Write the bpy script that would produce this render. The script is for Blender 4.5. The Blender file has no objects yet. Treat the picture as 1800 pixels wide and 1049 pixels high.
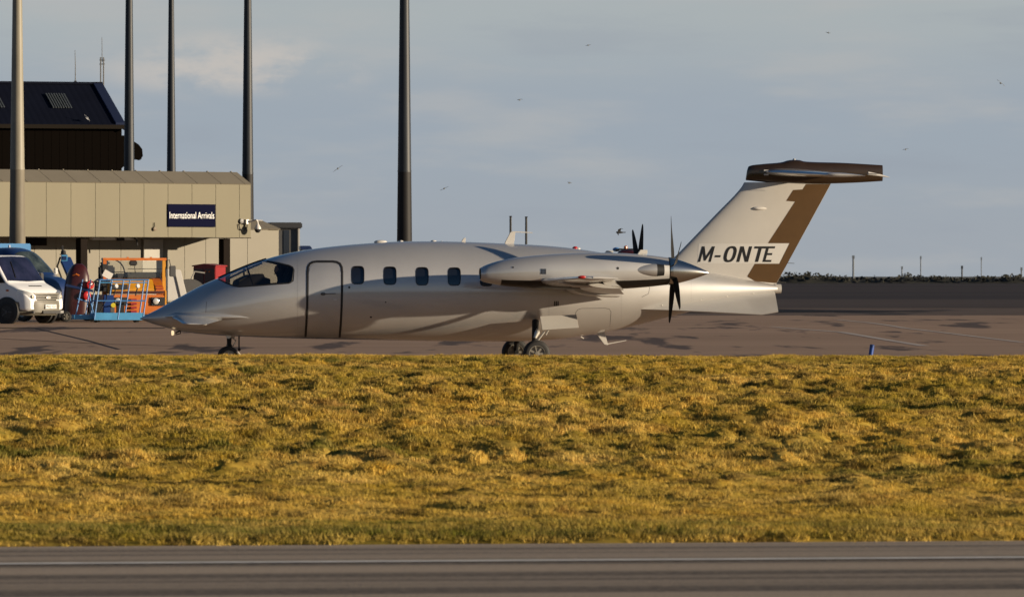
import bpy, bmesh, math, random
import numpy as np
from mathutils import Vector, Matrix
random.seed(7); RNG = np.random.default_rng(11)
PI = math.pi; R = math.radians
SC = bpy.context.scene; COL = SC.collection

# ------------------------------------------------------------------ camera
FOC = 11791.0          # focal length in photo pixels (1800 px wide picture)
EYE = 1.75             # eye height above the apron by the aircraft
HOR = 485.0            # photo row of the horizon
D = 130.0              # distance to the aircraft
cam = bpy.data.cameras.new('camera'); camo = bpy.data.objects.new('camera', cam); COL.objects.link(camo)
camo.location = (0, 0, EYE); camo.rotation_euler = (PI/2, 0, 0)
cam.sensor_width = 36.0; cam.lens = 36.0*FOC/1800.0
cam.shift_y = -(524.5-HOR)/1800.0
cam.clip_start = 1.0; cam.clip_end = 20000.0
cam.dof.use_dof = True; cam.dof.focus_distance = 128.0; cam.dof.aperture_fstop = 11.0
SC.camera = camo

# ------------------------------------------------------------------ light
SUN_AZ = R(103.0)      # clockwise from +Y (away from the camera)
SUN_EL = R(8.5)
to_sun = Vector((math.sin(SUN_AZ)*math.cos(SUN_EL), math.cos(SUN_AZ)*math.cos(SUN_EL), math.sin(SUN_EL)))
sl = bpy.data.lights.new('sun', 'SUN'); slo = bpy.data.objects.new('sun', sl); COL.objects.link(slo)
sl.energy = 5.0; sl.angle = R(0.5); sl.color = (1.0, 0.825, 0.60)
slo.rotation_euler = to_sun.to_track_quat('Z', 'Y').to_euler(); slo.location = (60, 60, 60)

world = bpy.data.worlds.new('World'); SC.world = world; world.use_nodes = True
def build_world():
    nt = world.node_tree; nt.nodes.clear(); N = nt.nodes.new; L = nt.links.new
    out = N('ShaderNodeOutputWorld'); bg = N('ShaderNodeBackground'); bg.inputs['Strength'].default_value = 0.05
    sky = N('ShaderNodeTexSky'); sky.sky_type = 'NISHITA'; sky.sun_disc = False
    sky.sun_elevation = SUN_EL; sky.sun_rotation = SUN_AZ; sky.air_density = 1.0; sky.dust_density = 0.3; sky.ozone_density = 4.0
    tc = N('ShaderNodeTexCoord'); sep = N('ShaderNodeSeparateXYZ'); L(tc.outputs['Generated'], sep.inputs[0])
    def math_(op, a, b=None, c=None):
        n = N('ShaderNodeMath'); n.operation = op
        for i, x in enumerate((a, b, c)):
            if x is None: continue
            if isinstance(x, (int, float)): n.inputs[i].default_value = x
            else: L(x, n.inputs[i])
        return n.outputs[0]
    def mix(fac, a, b):
        n = N('ShaderNodeMix'); n.data_type = 'RGBA'
        if isinstance(fac, (int, float)): n.inputs[0].default_value = fac
        else: L(fac, n.inputs[0])
        for s, x in ((n.inputs[6], a), (n.inputs[7], b)):
            if isinstance(x, tuple): s.default_value = (*x, 1)
            else: L(x, s)
        return n.outputs[2]
    def sstep(x, a, b):
        n = N('ShaderNodeMapRange'); n.interpolation_type = 'SMOOTHSTEP'; L(x, n.inputs[0])
        n.inputs[1].default_value = a; n.inputs[2].default_value = b
        return n.outputs[0]
    def noise(scale, mapscale, detail=6, loc=(0, 0, 0), rough=0.55):
        m = N('ShaderNodeMapping'); m.inputs['Scale'].default_value = mapscale; m.inputs['Location'].default_value = loc
        L(tc.outputs['Generated'], m.inputs[0])
        n = N('ShaderNodeTexNoise'); n.inputs['Scale'].default_value = scale; n.inputs['Detail'].default_value = detail
        n.inputs['Roughness'].default_value = rough; L(m.outputs[0], n.inputs['Vector']); return n.outputs['Fac']
    x, y, z = sep.outputs
    # a low grey-blue cloud sheet over the whole horizon, thinning to open blue sky higher up
    nbig = noise(3.0, (1, 1, 2.2))
    zz = math_('ADD', z, math_('MULTIPLY', math_('SUBTRACT', nbig, 0.5), 0.25))
    sheet = sstep(zz, 0.30, 0.04)
    nband = noise(22.0, (1, 1, 5.5), 5, (0.3, 0.1, 0.2))
    low = mix(sstep(z, 0.004, 0.022), (3.77, 4.17, 4.63), (3.67, 4.23, 4.83))
    low = mix(sstep(z, 0.024, 0.040), low, (4.33, 4.77, 4.93))
    low = mix(math_('MULTIPLY', sstep(nband, 0.48, 0.72), 0.52), low, (4.97, 4.99, 4.93))
    low = mix(math_('MULTIPLY', sstep(nband, 0.48, 0.28), 0.34), low, (3.27, 3.68, 4.29))
    # lit cumulus top low in the north-west
    dx = math_('DIVIDE', math_('ADD', x, 0.041), 0.021); dz = math_('DIVIDE', math_('SUBTRACT', z, 0.0305), 0.0062)
    rr = math_('ADD', math_('MULTIPLY', dx, dx), math_('MULTIPLY', dz, dz))
    npuff = noise(75.0, (1, 1, 2.2), 7, (0.1, 0.0, 0.37), 0.6)
    puff = math_('MULTIPLY', sstep(rr, 1.25, 0.0), sstep(npuff, 0.38, 0.62))
    puff = math_('MULTIPLY', puff, sstep(z, 0.0255, 0.0295))
    low = mix(math_('MULTIPLY', puff, 0.8), low, (6.21, 5.73, 5.24))
    col = mix(sheet, sky.outputs[0], low)
    L(col, bg.inputs['Color']); L(bg.outputs[0], out.inputs['Surface'])
build_world()
SC.view_settings.view_transform = 'Standard'; SC.view_settings.look = 'None'
SC.view_settings.exposure = 0.88; SC.view_settings.gamma = 1.0; SC.view_settings.use_curve_mapping = False
SC.render.engine = 'CYCLES'

# ------------------------------------------------------------------ helpers
def ground_z(Y):
    t = min(max((Y-146.0)/58.0, 0.0), 1.0); return 0.35*t*t*(3-2*t)
def at(px, py, Y):
    return Vector(((px-900.0)/FOC*Y, Y, EYE+(HOR-py)/FOC*Y))

class MB:
    def __init__(s): s.v = []; s.f = []
    def add(s, vs, fs):
        o = len(s.v); s.v += [tuple(p) for p in vs]; s.f += [tuple(i+o for i in f) for f in fs]; return s
    def box(s, c, d, M=None):
        x, y, z = d[0]/2, d[1]/2, d[2]/2
        vs = [Vector((a*x, b*y, e*z)) for e in (-1, 1) for b in (-1, 1) for a in (-1, 1)]
        vs = [(M @ p if M else p)+Vector(c) for p in vs]
        return s.add(vs, [(0, 2, 3, 1), (4, 5, 7, 6), (0, 1, 5, 4), (2, 6, 7, 3), (0, 4, 6, 2), (1, 3, 7, 5)])
    def box2(s, a, b):
        return s.box([(a[i]+b[i])/2 for i in range(3)], [abs(a[i]-b[i]) for i in range(3)])
    def tube(s, pts, r, seg=8, caps=True):
        pts = [Vector(p) for p in pts]; n = len(pts); rs = r if isinstance(r, (list, tuple)) else [r]*n
        rings = []; up = None
        for i in range(n):
            t = (pts[min(i+1, n-1)]-pts[max(i-1, 0)]).normalized()
            if up is None: up = Vector((0, 0, 1)) if abs(t.z) < 0.9 else Vector((1, 0, 0))
            a = t.cross(up).normalized(); b = a.cross(t).normalized(); up = b
            rings.append([pts[i]+(a*math.cos(2*PI*k/seg)+b*math.sin(2*PI*k/seg))*rs[i] for k in range(seg)])
        return s.loft(rings, caps, caps)
    def bar(s, a, b, w, h=None):
        a, b = Vector(a), Vector(b); h = h or w; t = (b-a).normalized()
        up = Vector((0, 0, 1)) if abs(t.z) < 0.95 else Vector((0, 1, 0))
        x = t.cross(up).normalized(); y = x.cross(t).normalized()
        rings = [[p+x*i*w/2+y*j*h/2 for i, j in ((-1, -1), (1, -1), (1, 1), (-1, 1))] for p in (a, b)]
        return s.loft(rings, True, True)
    def loft(s, rings, cap0=False, cap1=False, closed=True):
        n = len(rings[0]); vs = [p for r in rings for p in r]; fs = []
        for i in range(len(rings)-1):
            for k in range(n if closed else n-1):
                a, b = i*n+k, i*n+(k+1) % n
                fs.append((a, b, b+n, a+n))
        if cap0: fs.append(tuple(range(n-1, -1, -1)))
        if cap1: fs.append(tuple((len(rings)-1)*n+k for k in range(n)))
        return s.add(vs, fs)
    def lathe(s, o, ax, prof, seg=24, cap0=True, cap1=True):
        o = Vector(o); ax = Vector(ax).normalized()
        up = Vector((0, 0, 1)) if abs(ax.z) < 0.9 else Vector((1, 0, 0))
        a = ax.cross(up).normalized(); b = a.cross(ax).normalized()
        rings = [[o+ax*h+(a*math.cos(2*PI*k/seg)+b*math.sin(2*PI*k/seg))*r for k in range(seg)] for h, r in prof]
        return s.loft(rings, cap0, cap1)
    def prism(s, poly, fn, t0, t1):
        n = len(poly); vs = [fn(p, t0) for p in poly]+[fn(p, t1) for p in poly]
        return s.add(vs, [tuple(range(n-1, -1, -1)), tuple(range(n, 2*n))]+[(i, (i+1) % n, n+(i+1) % n, n+i) for i in range(n)])
    def ball(s, c, r, seg=12, rings=8):
        r = r if isinstance(r, (tuple, list)) else (r, r, r); vs = []; fs = []
        for i in range(1, rings):
            a = PI*i/rings
            for k in range(seg):
                t = 2*PI*k/seg; vs.append((c[0]+r[0]*math.sin(a)*math.cos(t), c[1]+r[1]*math.sin(a)*math.sin(t), c[2]+r[2]*math.cos(a)))
        for i in range(rings-2):
            for k in range(seg):
                fs.append((i*seg+k, i*seg+(k+1) % seg, (i+1)*seg+(k+1) % seg, (i+1)*seg+k))
        n = len(vs); vs += [(c[0], c[1], c[2]+r[2]), (c[0], c[1], c[2]-r[2])]
        for k in range(seg):
            fs.append((n, (k+1) % seg, k)); fs.append((n+1, (rings-2)*seg+k, (rings-2)*seg+(k+1) % seg))
        return s.add(vs, fs)
    def build(s, name, mat, parent=None, bevel=0.0, angle=35, recalc=True):
        me = bpy.data.meshes.new(name); me.from_pydata(s.v, [], s.f)
        if recalc or bevel:
            bm = bmesh.new(); bm.from_mesh(me); bmesh.ops.recalc_face_normals(bm, faces=bm.faces)
            if bevel:
                es = [e for e in bm.edges if len(e.link_faces) == 2 and e.calc_face_angle(0) > R(28)]
                bmesh.ops.bevel(bm, geom=es, offset=bevel, segments=2, affect='EDGES', clamp_overlap=True)
            bm.to_mesh(me); bm.free()
        return link(name, me, mat, parent, angle)

def link(name, me, mat, parent=None, angle=35):
    me.name = name
    if mat is not None:
        me.materials.clear(); me.materials.append(mat)
    finish(me, angle)
    o = bpy.data.objects.new(name, me); COL.objects.link(o)
    if parent is not None: o.parent = parent
    return o
def finish(me, angle=35):
    me.polygons.foreach_set('use_smooth', [True]*len(me.polygons))
    me.set_sharp_from_angle(angle=R(angle)); me.update()
def tag(o, label, cat, group=None):
    o['label'] = label; o['category'] = cat
    if group: o['group'] = group
    return o
def thing(name, label, cat, loc=(0, 0, 0), rz=0.0, group=None):
    o = bpy.data.objects.new(name, None); COL.objects.link(o); o.empty_display_size = 0.3
    o.location = loc; o.rotation_euler = (0, 0, rz)
    return tag(o, label, cat, group)
def structure(o): o['kind'] = 'structure'; return o
def stuff(o): o['kind'] = 'stuff'; return o
def applied(o):
    dg = bpy.context.evaluated_depsgraph_get(); dg.update()
    return bpy.data.meshes.new_from_object(o.evaluated_get(dg))
def text_mesh(body, shear=0.0, offset=0.0, spacing=1.0):
    cu = bpy.data.curves.new('lettering', 'FONT'); cu.body = body; cu.size = 1.0; cu.shear = shear; cu.offset = offset
    cu.space_character = spacing; cu.resolution_u = 4
    o = bpy.data.objects.new('lettering', cu); COL.objects.link(o)
    me = applied(o); bpy.data.objects.remove(o); bpy.data.curves.remove(cu)
    vs = np.array([v.co[:] for v in me.vertices]); fs = [tuple(p.vertices) for p in me.polygons]
    bpy.data.meshes.remove(me)
    vs[:, 0] -= vs[:, 0].min(); vs[:, 1] -= vs[:, 1].min()
    vs[:, 0] /= vs[:, 0].max(); vs[:, 1] /= vs[:, 1].max()
    return vs, fs
def decal(poly, fn, cuts=3, rounds=1):
    """a thin patch: 2-D polygon, subdivided, then laid on a surface by fn(a, b)"""
    bm = bmesh.new(); bm.faces.new([bm.verts.new((p[0], p[1], 0)) for p in poly]); bm.normal_update()
    bmesh.ops.triangulate(bm, faces=bm.faces)
    for _ in range(rounds): bmesh.ops.subdivide_edges(bm, edges=bm.edges, cuts=cuts, use_grid_fill=True)
    bm.verts.index_update()
    m = MB().add([fn(v.co.x, v.co.y) for v in bm.verts], [tuple(v.index for v in f.verts) for f in bm.faces]); bm.free()
    return m
def pchip(xs, ys):
    xs = np.array(xs, float); ys = np.array(ys, float); h = np.diff(xs); d = np.diff(ys)/h; m = np.zeros(len(xs))
    m[0], m[-1] = d[0], d[-1]
    for i in range(1, len(xs)-1):
        if d[i-1]*d[i] > 0:
            w1, w2 = 2*h[i]+h[i-1], h[i]+2*h[i-1]; m[i] = (w1+w2)/(w1/d[i-1]+w2/d[i])
    def f(x):
        x = min(max(x, xs[0]), xs[-1]); i = min(max(int(np.searchsorted(xs, x))-1, 0), len(h)-1); t = (x-xs[i])/h[i]
        return float((2*t**3-3*t*t+1)*ys[i]+(t**3-2*t*t+t)*h[i]*m[i]+(-2*t**3+3*t*t)*ys[i+1]+(t**3-t*t)*h[i]*m[i+1])
    return f
def vnoise(x, y, seed):
    g = np.random.default_rng(seed).random((256, 256))
    xi = np.floor(x).astype(int); yi = np.floor(y).astype(int); fx = x-xi; fy = y-yi
    fx = fx*fx*(3-2*fx); fy = fy*fy*(3-2*fy); a = xi % 256; b = (xi+1) % 256; c = yi % 256; d = (yi+1) % 256
    return (g[a, c]*(1-fx)+g[b, c]*fx)*(1-fy)+(g[a, d]*(1-fx)+g[b, d]*fx)*fy-0.5

# ------------------------------------------------------------------ materials
ALB = 0.655
def mat(name, col, rough=0.5, metal=0.0, spec=0.5, coat=0.0, var=0.0, vscale=3.0, vmap=(1, 1, 1), bump=0.0, bscale=30.0, emit=None, var_col=None):
    if metal < 0.4: col = tuple(c*ALB for c in col); var_col = tuple(c*ALB for c in var_col) if var_col else None
    m = bpy.data.materials.new(name); m.use_nodes = True; nt = m.node_tree; N = nt.nodes.new; L = nt.links.new
    b = nt.nodes['Principled BSDF']; b.inputs['Base Color'].default_value = (*col, 1)
    b.inputs['Roughness'].default_value = rough; b.inputs['Metallic'].default_value = metal
    b.inputs['Specular IOR Level'].default_value = spec
    if coat: b.inputs['Coat Weight'].default_value = coat; b.inputs['Coat Roughness'].default_value = 0.08
    tc = N('ShaderNodeTexCoord')
    if var or var_col:
        mp = N('ShaderNodeMapping'); mp.inputs['Scale'].default_value = vmap; L(tc.outputs['Object'], mp.inputs[0])
        n = N('ShaderNodeTexNoise'); n.inputs['Scale'].default_value = vscale; n.inputs['Detail'].default_value = 6; n.inputs['Roughness'].default_value = 0.6
        L(mp.outputs[0], n.inputs['Vector'])
        mr = N('ShaderNodeMapRange'); L(n.outputs['Fac'], mr.inputs[0]); mr.inputs[1].default_value = 0.3; mr.inputs[2].default_value = 0.7
        mx = N('ShaderNodeMix'); mx.data_type = 'RGBA'; L(mr.outputs[0], mx.inputs[0])
        lo = tuple(c*(1-var) for c in col) if var_col is None else var_col
        mx.inputs[6].default_value = (*lo, 1); mx.inputs[7].default_value = (*[min(1, c*(1+var*0.6)) for c in col], 1)
        L(mx.outputs[2], b.inputs['Base Color'])
    if bump:
        n2 = N('ShaderNodeTexNoise'); n2.inputs['Scale'].default_value = bscale; n2.inputs['Detail'].default_value = 4
        L(tc.outputs['Object'], n2.inputs['Vector'])
        bp = N('ShaderNodeBump'); bp.inputs['Strength'].default_value = bump; bp.inputs['Distance'].default_value = 0.02
        L(n2.outputs['Fac'], bp.inputs['Height']); L(bp.outputs[0], b.inputs['Normal'])
    if emit: b.inputs['Emission Color'].default_value = (*emit[0], 1); b.inputs['Emission Strength'].default_value = emit[1]
    return m
def glass_mat(name, tint, through=0.5, rough=0.03):
    m = bpy.data.materials.new(name); m.use_nodes = True; nt = m.node_tree; nt.nodes.clear(); N = nt.nodes.new; L = nt.links.new
    o = N('ShaderNodeOutputMaterial'); t = N('ShaderNodeBsdfTransparent'); t.inputs[0].default_value = (*tint, 1)
    g = N('ShaderNodeBsdfGlossy'); g.inputs['Roughness'].default_value = rough; g.inputs[0].default_value = (0.9, 0.93, 1, 1)
    lw0 = N('ShaderNodeLayerWeight'); lw = N('ShaderNodeMath'); lw.operation = 'POWER'; L(lw0.outputs['Facing'], lw.inputs[0]); lw.inputs[1].default_value = 4.0
    mr = N('ShaderNodeMapRange'); L(lw.outputs[0], mr.inputs[0]); mr.inputs[1].default_value = 0; mr.inputs[2].default_value = 1
    mr.inputs[3].default_value = 1-through; mr.inputs[4].default_value = 1
    mx = N('ShaderNodeMixShader'); L(mr.outputs[0], mx.inputs[0]); L(t.outputs[0], mx.inputs[1]); L(g.outputs[0], mx.inputs[2]); L(mx.outputs[0], o.inputs[0])
    return m
M = {}
M['silver'] = mat('silver_paint', (0.455, 0.445, 0.43), 0.54, 0.62, 0.5, 1.0, var=0.05, vscale=1.2, bump=0.03, bscale=1.6)
M['silver'].node_tree.nodes['Principled BSDF'].inputs['Coat IOR'].default_value = 1.9
M['silver'].node_tree.nodes['Principled BSDF'].inputs['Coat Roughness'].default_value = 0.12
M['silver_fin'] = mat('silver_fin_paint', (0.68, 0.65, 0.60), 0.42, 0.2, 0.5, 0.25, var=0.04, vscale=2)
M['brown'] = mat('bronze_paint', (0.135, 0.072, 0.026), 0.35, 0.30, 0.5, 0.3, var=0.08, vscale=4)
M['dark_brown'] = mat('dark_bronze_paint', (0.06, 0.034, 0.016), 0.28, 0.35, 0.5, 0.5, var=0.1, vscale=4)
M['cowl_dark'] = mat('dark_cowl_paint', (0.012, 0.010, 0.009), 0.4, 0.0, 0.4)
M['black'] = mat('black_rubber_seal', (0.012, 0.011, 0.011), 0.6)
M['soft_black'] = mat('black_fabric', (0.015, 0.015, 0.018), 0.85)
M['cockpit'] = mat('cockpit_trim', (0.02, 0.019, 0.02), 0.8)
M['tyre'] = mat('tyre_rubber', (0.018, 0.017, 0.016), 0.75, var=0.2, vscale=20)
M['rim'] = mat('wheel_alloy', (0.26, 0.24, 0.20), 0.45, 0.6)
M['gear'] = mat('gear_steel', (0.5, 0.48, 0.43), 0.35, 0.6)
M['gear_dark'] = mat('gear_dark_steel', (0.018, 0.018, 0.018), 0.6, spec=0.2)
M['spinner'] = mat('spinner_metal', (0.50, 0.47, 0.42), 0.2, 1.0)
M['blade'] = mat('blade_black', (0.008, 0.008, 0.0085), 0.7, spec=0.15)
M['white'] = mat('white_paint', (0.74, 0.71, 0.66), 0.4, var=0.04)
M['van_white'] = mat('van_white', (1.0, 1.0, 1.0), 0.3, 0, 0.5, 0.4, var=0.06, vscale=2)
M['van_glass'] = mat('van_glass', (0.018, 0.018, 0.04), 0.07, 0, 0.6, 0.3, var=0.7, vscale=2.5)
M['teal_glass'] = mat('teal_glass', (0.05, 0.065, 0.06), 0.08, 0, 0.7, 0.4, var=0.8, vscale=3)
M['cockpit_glass'] = glass_mat('cockpit_glass', (0.66, 0.66, 0.66), 0.945)
M['cabin_glass'] = mat('cabin_glass', (0.010, 0.012, 0.018), 0.06, 0, 0.8, 0.4)
M['frame_dark'] = mat('window_frame_dark', (0.03, 0.028, 0.03), 0.35, 0.3)
M['red_lamp'] = mat('red_lens', (0.50, 0.015, 0.015), 0.35)
M['orange_lamp'] = mat('amber_lens', (0.70, 0.16, 0.02), 0.2, coat=0.5)
M['taxi_light'] = mat('taxi_light_lit', (0.9, 0.8, 0.6), 0.3, emit=((1.0, 0.72, 0.40), 0.6))
M['lens'] = mat('clear_lens', (0.85, 0.83, 0.78), 0.12, 0.3, 0.8, 0.5)
M['brass'] = mat('dull_brass', (0.16, 0.11, 0.06), 0.6)
M['letter'] = mat('black_lettering', (0.006, 0.006, 0.007), 0.4)
M['cream'] = mat('cream_cladding', (0.21, 0.188, 0.122), 0.6, 0.0, 0.2, var=0.05, vscale=0.7, vmap=(1, 1, 0.4))
M['cream_roof'] = mat('cream_roof_cladding', (0.22, 0.195, 0.15), 0.65, spec=0.2, var=0.07, vscale=1.0)
M['wall_beige'] = mat('beige_wall', (0.29, 0.268, 0.215), 0.65, spec=0.2, var=0.06, vscale=0.8)
M['pale_panel'] = mat('pale_panel', (0.47, 0.45, 0.40), 0.6, spec=0.2, var=0.08, vscale=2)
M['soffit'] = mat('soffit_dark', (0.02, 0.016, 0.012), 0.8, spec=0.05)
M['column'] = mat('dark_brown_steel', (0.011, 0.007, 0.005), 0.8, spec=0.08)
M['sign_blue'] = mat('sign_navy', (0.004, 0.005, 0.026), 0.8, spec=0.04)
M['sign_white'] = mat('sign_white', (0.82, 0.82, 0.82), 0.5)
M['hangar_wall'] = mat('hangar_wall_black_brown', (0.0055, 0.004, 0.003), 0.9, spec=0.02)
M['hangar_roof'] = mat('hangar_roof_navy', (0.0065, 0.0085, 0.019), 0.8, spec=0.05, var=0.15, vscale=0.6)
M['hangar_trim'] = mat('hangar_trim_blue', (0.018, 0.028, 0.07), 0.7, spec=0.1)
M['skylight'] = mat('skylight_sheet', (0.085, 0.10, 0.11), 0.6, spec=0.1)
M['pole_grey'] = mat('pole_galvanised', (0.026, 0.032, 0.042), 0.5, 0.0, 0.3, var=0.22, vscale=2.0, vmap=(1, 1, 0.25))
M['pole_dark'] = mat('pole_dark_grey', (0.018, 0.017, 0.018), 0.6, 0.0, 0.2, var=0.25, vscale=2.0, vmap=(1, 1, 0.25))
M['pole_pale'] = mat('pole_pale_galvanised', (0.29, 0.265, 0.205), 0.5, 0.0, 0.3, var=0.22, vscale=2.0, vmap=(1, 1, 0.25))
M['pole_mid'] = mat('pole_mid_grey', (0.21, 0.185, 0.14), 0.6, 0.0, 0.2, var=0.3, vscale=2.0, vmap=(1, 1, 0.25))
M['dark_grey'] = mat('dark_grey_paint', (0.055, 0.055, 0.058), 0.5)
M['mid_grey'] = mat('mid_grey_paint', (0.12, 0.115, 0.11), 0.5, var=0.1)
M['bumper'] = mat('grey_bumper_plastic', (0.17, 0.155, 0.12), 0.55, var=0.12, vscale=5)
M['navy'] = mat('navy_paint', (0.012, 0.032, 0.12), 0.3, 0, 0.5, 0.4)
M['sky_blue'] = mat('sky_blue_paint', (0.10, 0.40, 0.74), 0.4, var=0.15, vscale=4)
M['rail_blue'] = mat('rail_blue_paint', (0.10, 0.30, 0.66), 0.4, var=0.15, vscale=6)
M['truck_blue'] = mat('truck_blue_paint', (0.04, 0.20, 0.45), 0.6, spec=0.2)
M['deep_blue'] = mat('deep_blue_paint', (0.01, 0.05, 0.22), 0.4)
M['maroon'] = mat('maroon_paint', (0.055, 0.006, 0.005), 0.4, coat=0.2, var=0.2)
M['red'] = mat('red_paint', (0.30, 0.012, 0.012), 0.4, var=0.15)
M['orange'] = mat('orange_paint', (0.62, 0.155, 0.008), 0.4, coat=0.2, var=0.18, vscale=5)
M['amber'] = mat('sunlit_orange_paint', (0.70, 0.31, 0.012), 0.4, coat=0.2, var=0.15, vscale=5)  # the tug's orange brightened, sunlight painted into the colour
M['yellow'] = mat('yellow_label', (0.75, 0.62, 0.03), 0.5)
M['marker_blue'] = mat('marker_blue', (0.01, 0.07, 0.36), 0.45)
M['bird'] = mat('bird_dark', (0.012, 0.013, 0.015), 0.9)
M['bird_far'] = mat('bird_haze_grey', (0.16, 0.175, 0.19), 0.9)  # lighter grey puts distance haze into the gulls' colour
M['bird_white'] = mat('bird_pale', (0.45, 0.45, 0.45), 0.8)
M['hedge'] = mat('hedge_leaf', (0.016, 0.017, 0.010), 0.9, var=0.5, vscale=0.7)
M['far_mast'] = mat('far_mast_grey', (0.22, 0.245, 0.275), 0.9, spec=0.05)
M['line_white'] = mat('marking_white', (0.85, 0.80, 0.72), 0.8, spec=0.1, var=0.2, vscale=3)
M['line_faded'] = mat('marking_faded_white', (0.60, 0.48, 0.38), 0.7, var=0.35, vscale=3)
M['line_yellow'] = mat('marking_yellow', (0.42, 0.26, 0.03), 0.7, var=0.3, vscale=3)
M['skin'] = mat('skin', (0.32, 0.19, 0.13), 0.6)
M['shirt'] = mat('navy_shirt', (0.02, 0.025, 0.05), 0.8)
M['paper'] = mat('paper', (0.35, 0.45, 0.6), 0.7)

def streak_mat(name, base, dark, pale, along, sx, sy, stain=None, stain_scale=(0.5, 0.05), rough=0.75, fine=0.25, bump=0.15, spec=0.3, streak=0.18, patchy=0.55):
    """tarmac: grain, long wear streaks along one direction, and darker stains"""
    base, dark, pale = (tuple(c*ALB for c in q) for q in (base, dark, pale)); stain = tuple(c*ALB for c in stain) if stain else None
    m = bpy.data.materials.new(name); m.use_nodes = True; nt = m.node_tree; N = nt.nodes.new; L = nt.links.new
    b = nt.nodes['Principled BSDF']; b.inputs['Roughness'].default_value = rough; b.inputs['Specular IOR Level'].default_value = spec
    tc = N('ShaderNodeTexCoord')
    def nz(scale, rot=0.0, detail=5, rough_=0.6, loc=(0, 0, 0)):
        r = N('ShaderNodeMapping'); r.vector_type = 'TEXTURE'; r.inputs['Rotation'].default_value = (0, 0, rot); L(tc.outputs['Object'], r.inputs[0])
        s = N('ShaderNodeMapping'); s.inputs['Scale'].default_value = scale; s.inputs['Location'].default_value = loc; L(r.outputs[0], s.inputs[0])
        n = N('ShaderNodeTexNoise'); n.inputs['Scale'].default_value = 1; n.inputs['Detail'].default_value = detail; n.inputs['Roughness'].default_value = rough_
        L(s.outputs[0], n.inputs['Vector']); return n.outputs['Fac']
    def mr(x, a, c, lo=0, hi=1):
        n = N('ShaderNodeMapRange'); L(x, n.inputs[0])
        for i, q in enumerate((a, c, lo, hi)): n.inputs[i+1].default_value = q
        return n.outputs[0]
    def mix(f, a, c):
        n = N('ShaderNodeMix'); n.data_type = 'RGBA'; L(f, n.inputs[0])
        for s, x in ((n.inputs[6], a), (n.inputs[7], c)):
            if isinstance(x, tuple): s.default_value = (*x, 1)
            else: L(x, s)
        return n.outputs[2]
    st = nz((sx, sy, 1), along)
    c = mix(mr(st, 0.5-streak, 0.5+streak), dark, pale)
    c = mix(mr(nz((0.12, 0.12, 1)), 0.35, 0.65, 0.0, patchy), c, base)
    g = nz((14, 14, 1), 0, 3, 0.7)
    c = mix(mr(g, 0.3, 0.75, 0, fine), c, tuple(min(1, q*1.9) for q in pale))
    if stain:
        c = mix(mr(nz((stain_scale[0], stain_scale[1], 1), 0.0, 4, 0.55, (3.3, 1.7, 0)), 0.565, 0.63, 0, 0.85), c, stain)
    L(c, b.inputs['Base Color'])
    bp = N('ShaderNodeBump'); bp.inputs['Strength'].default_value = bump; bp.inputs['Distance'].default_value = 0.01
    L(nz((40, 40, 1), 0, 3), bp.inputs['Height']); L(bp.outputs[0], b.inputs['Normal'])
    return m
M['runway'] = streak_mat('runway_asphalt', (0.22, 0.172, 0.122), (0.055, 0.043, 0.032), (0.50, 0.39, 0.275), math.atan(0.15), 0.018, 1.05, fine=0.3, bump=0.5, spec=0.12, streak=0.085, patchy=0.25)
M['apron'] = streak_mat('apron_concrete', (0.44, 0.29, 0.185), (0.37, 0.24, 0.15), (0.52, 0.345, 0.225), R(8), 0.05, 0.25, stain=(0.085, 0.06, 0.05), stain_scale=(0.62, 0.075), fine=0.10, spec=0.1)
M['asphalt_far'] = streak_mat('far_asphalt', (0.06, 0.046, 0.041), (0.036, 0.030, 0.031), (0.10, 0.075, 0.062), R(2), 0.004, 0.016, fine=0.1, spec=0.05)
M['ground_dark'] = streak_mat('dark_ground', (0.022, 0.018, 0.017), (0.015, 0.013, 0.013), (0.03, 0.025, 0.023), R(3), 0.01, 0.05, fine=0.1, spec=0.05)

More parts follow.
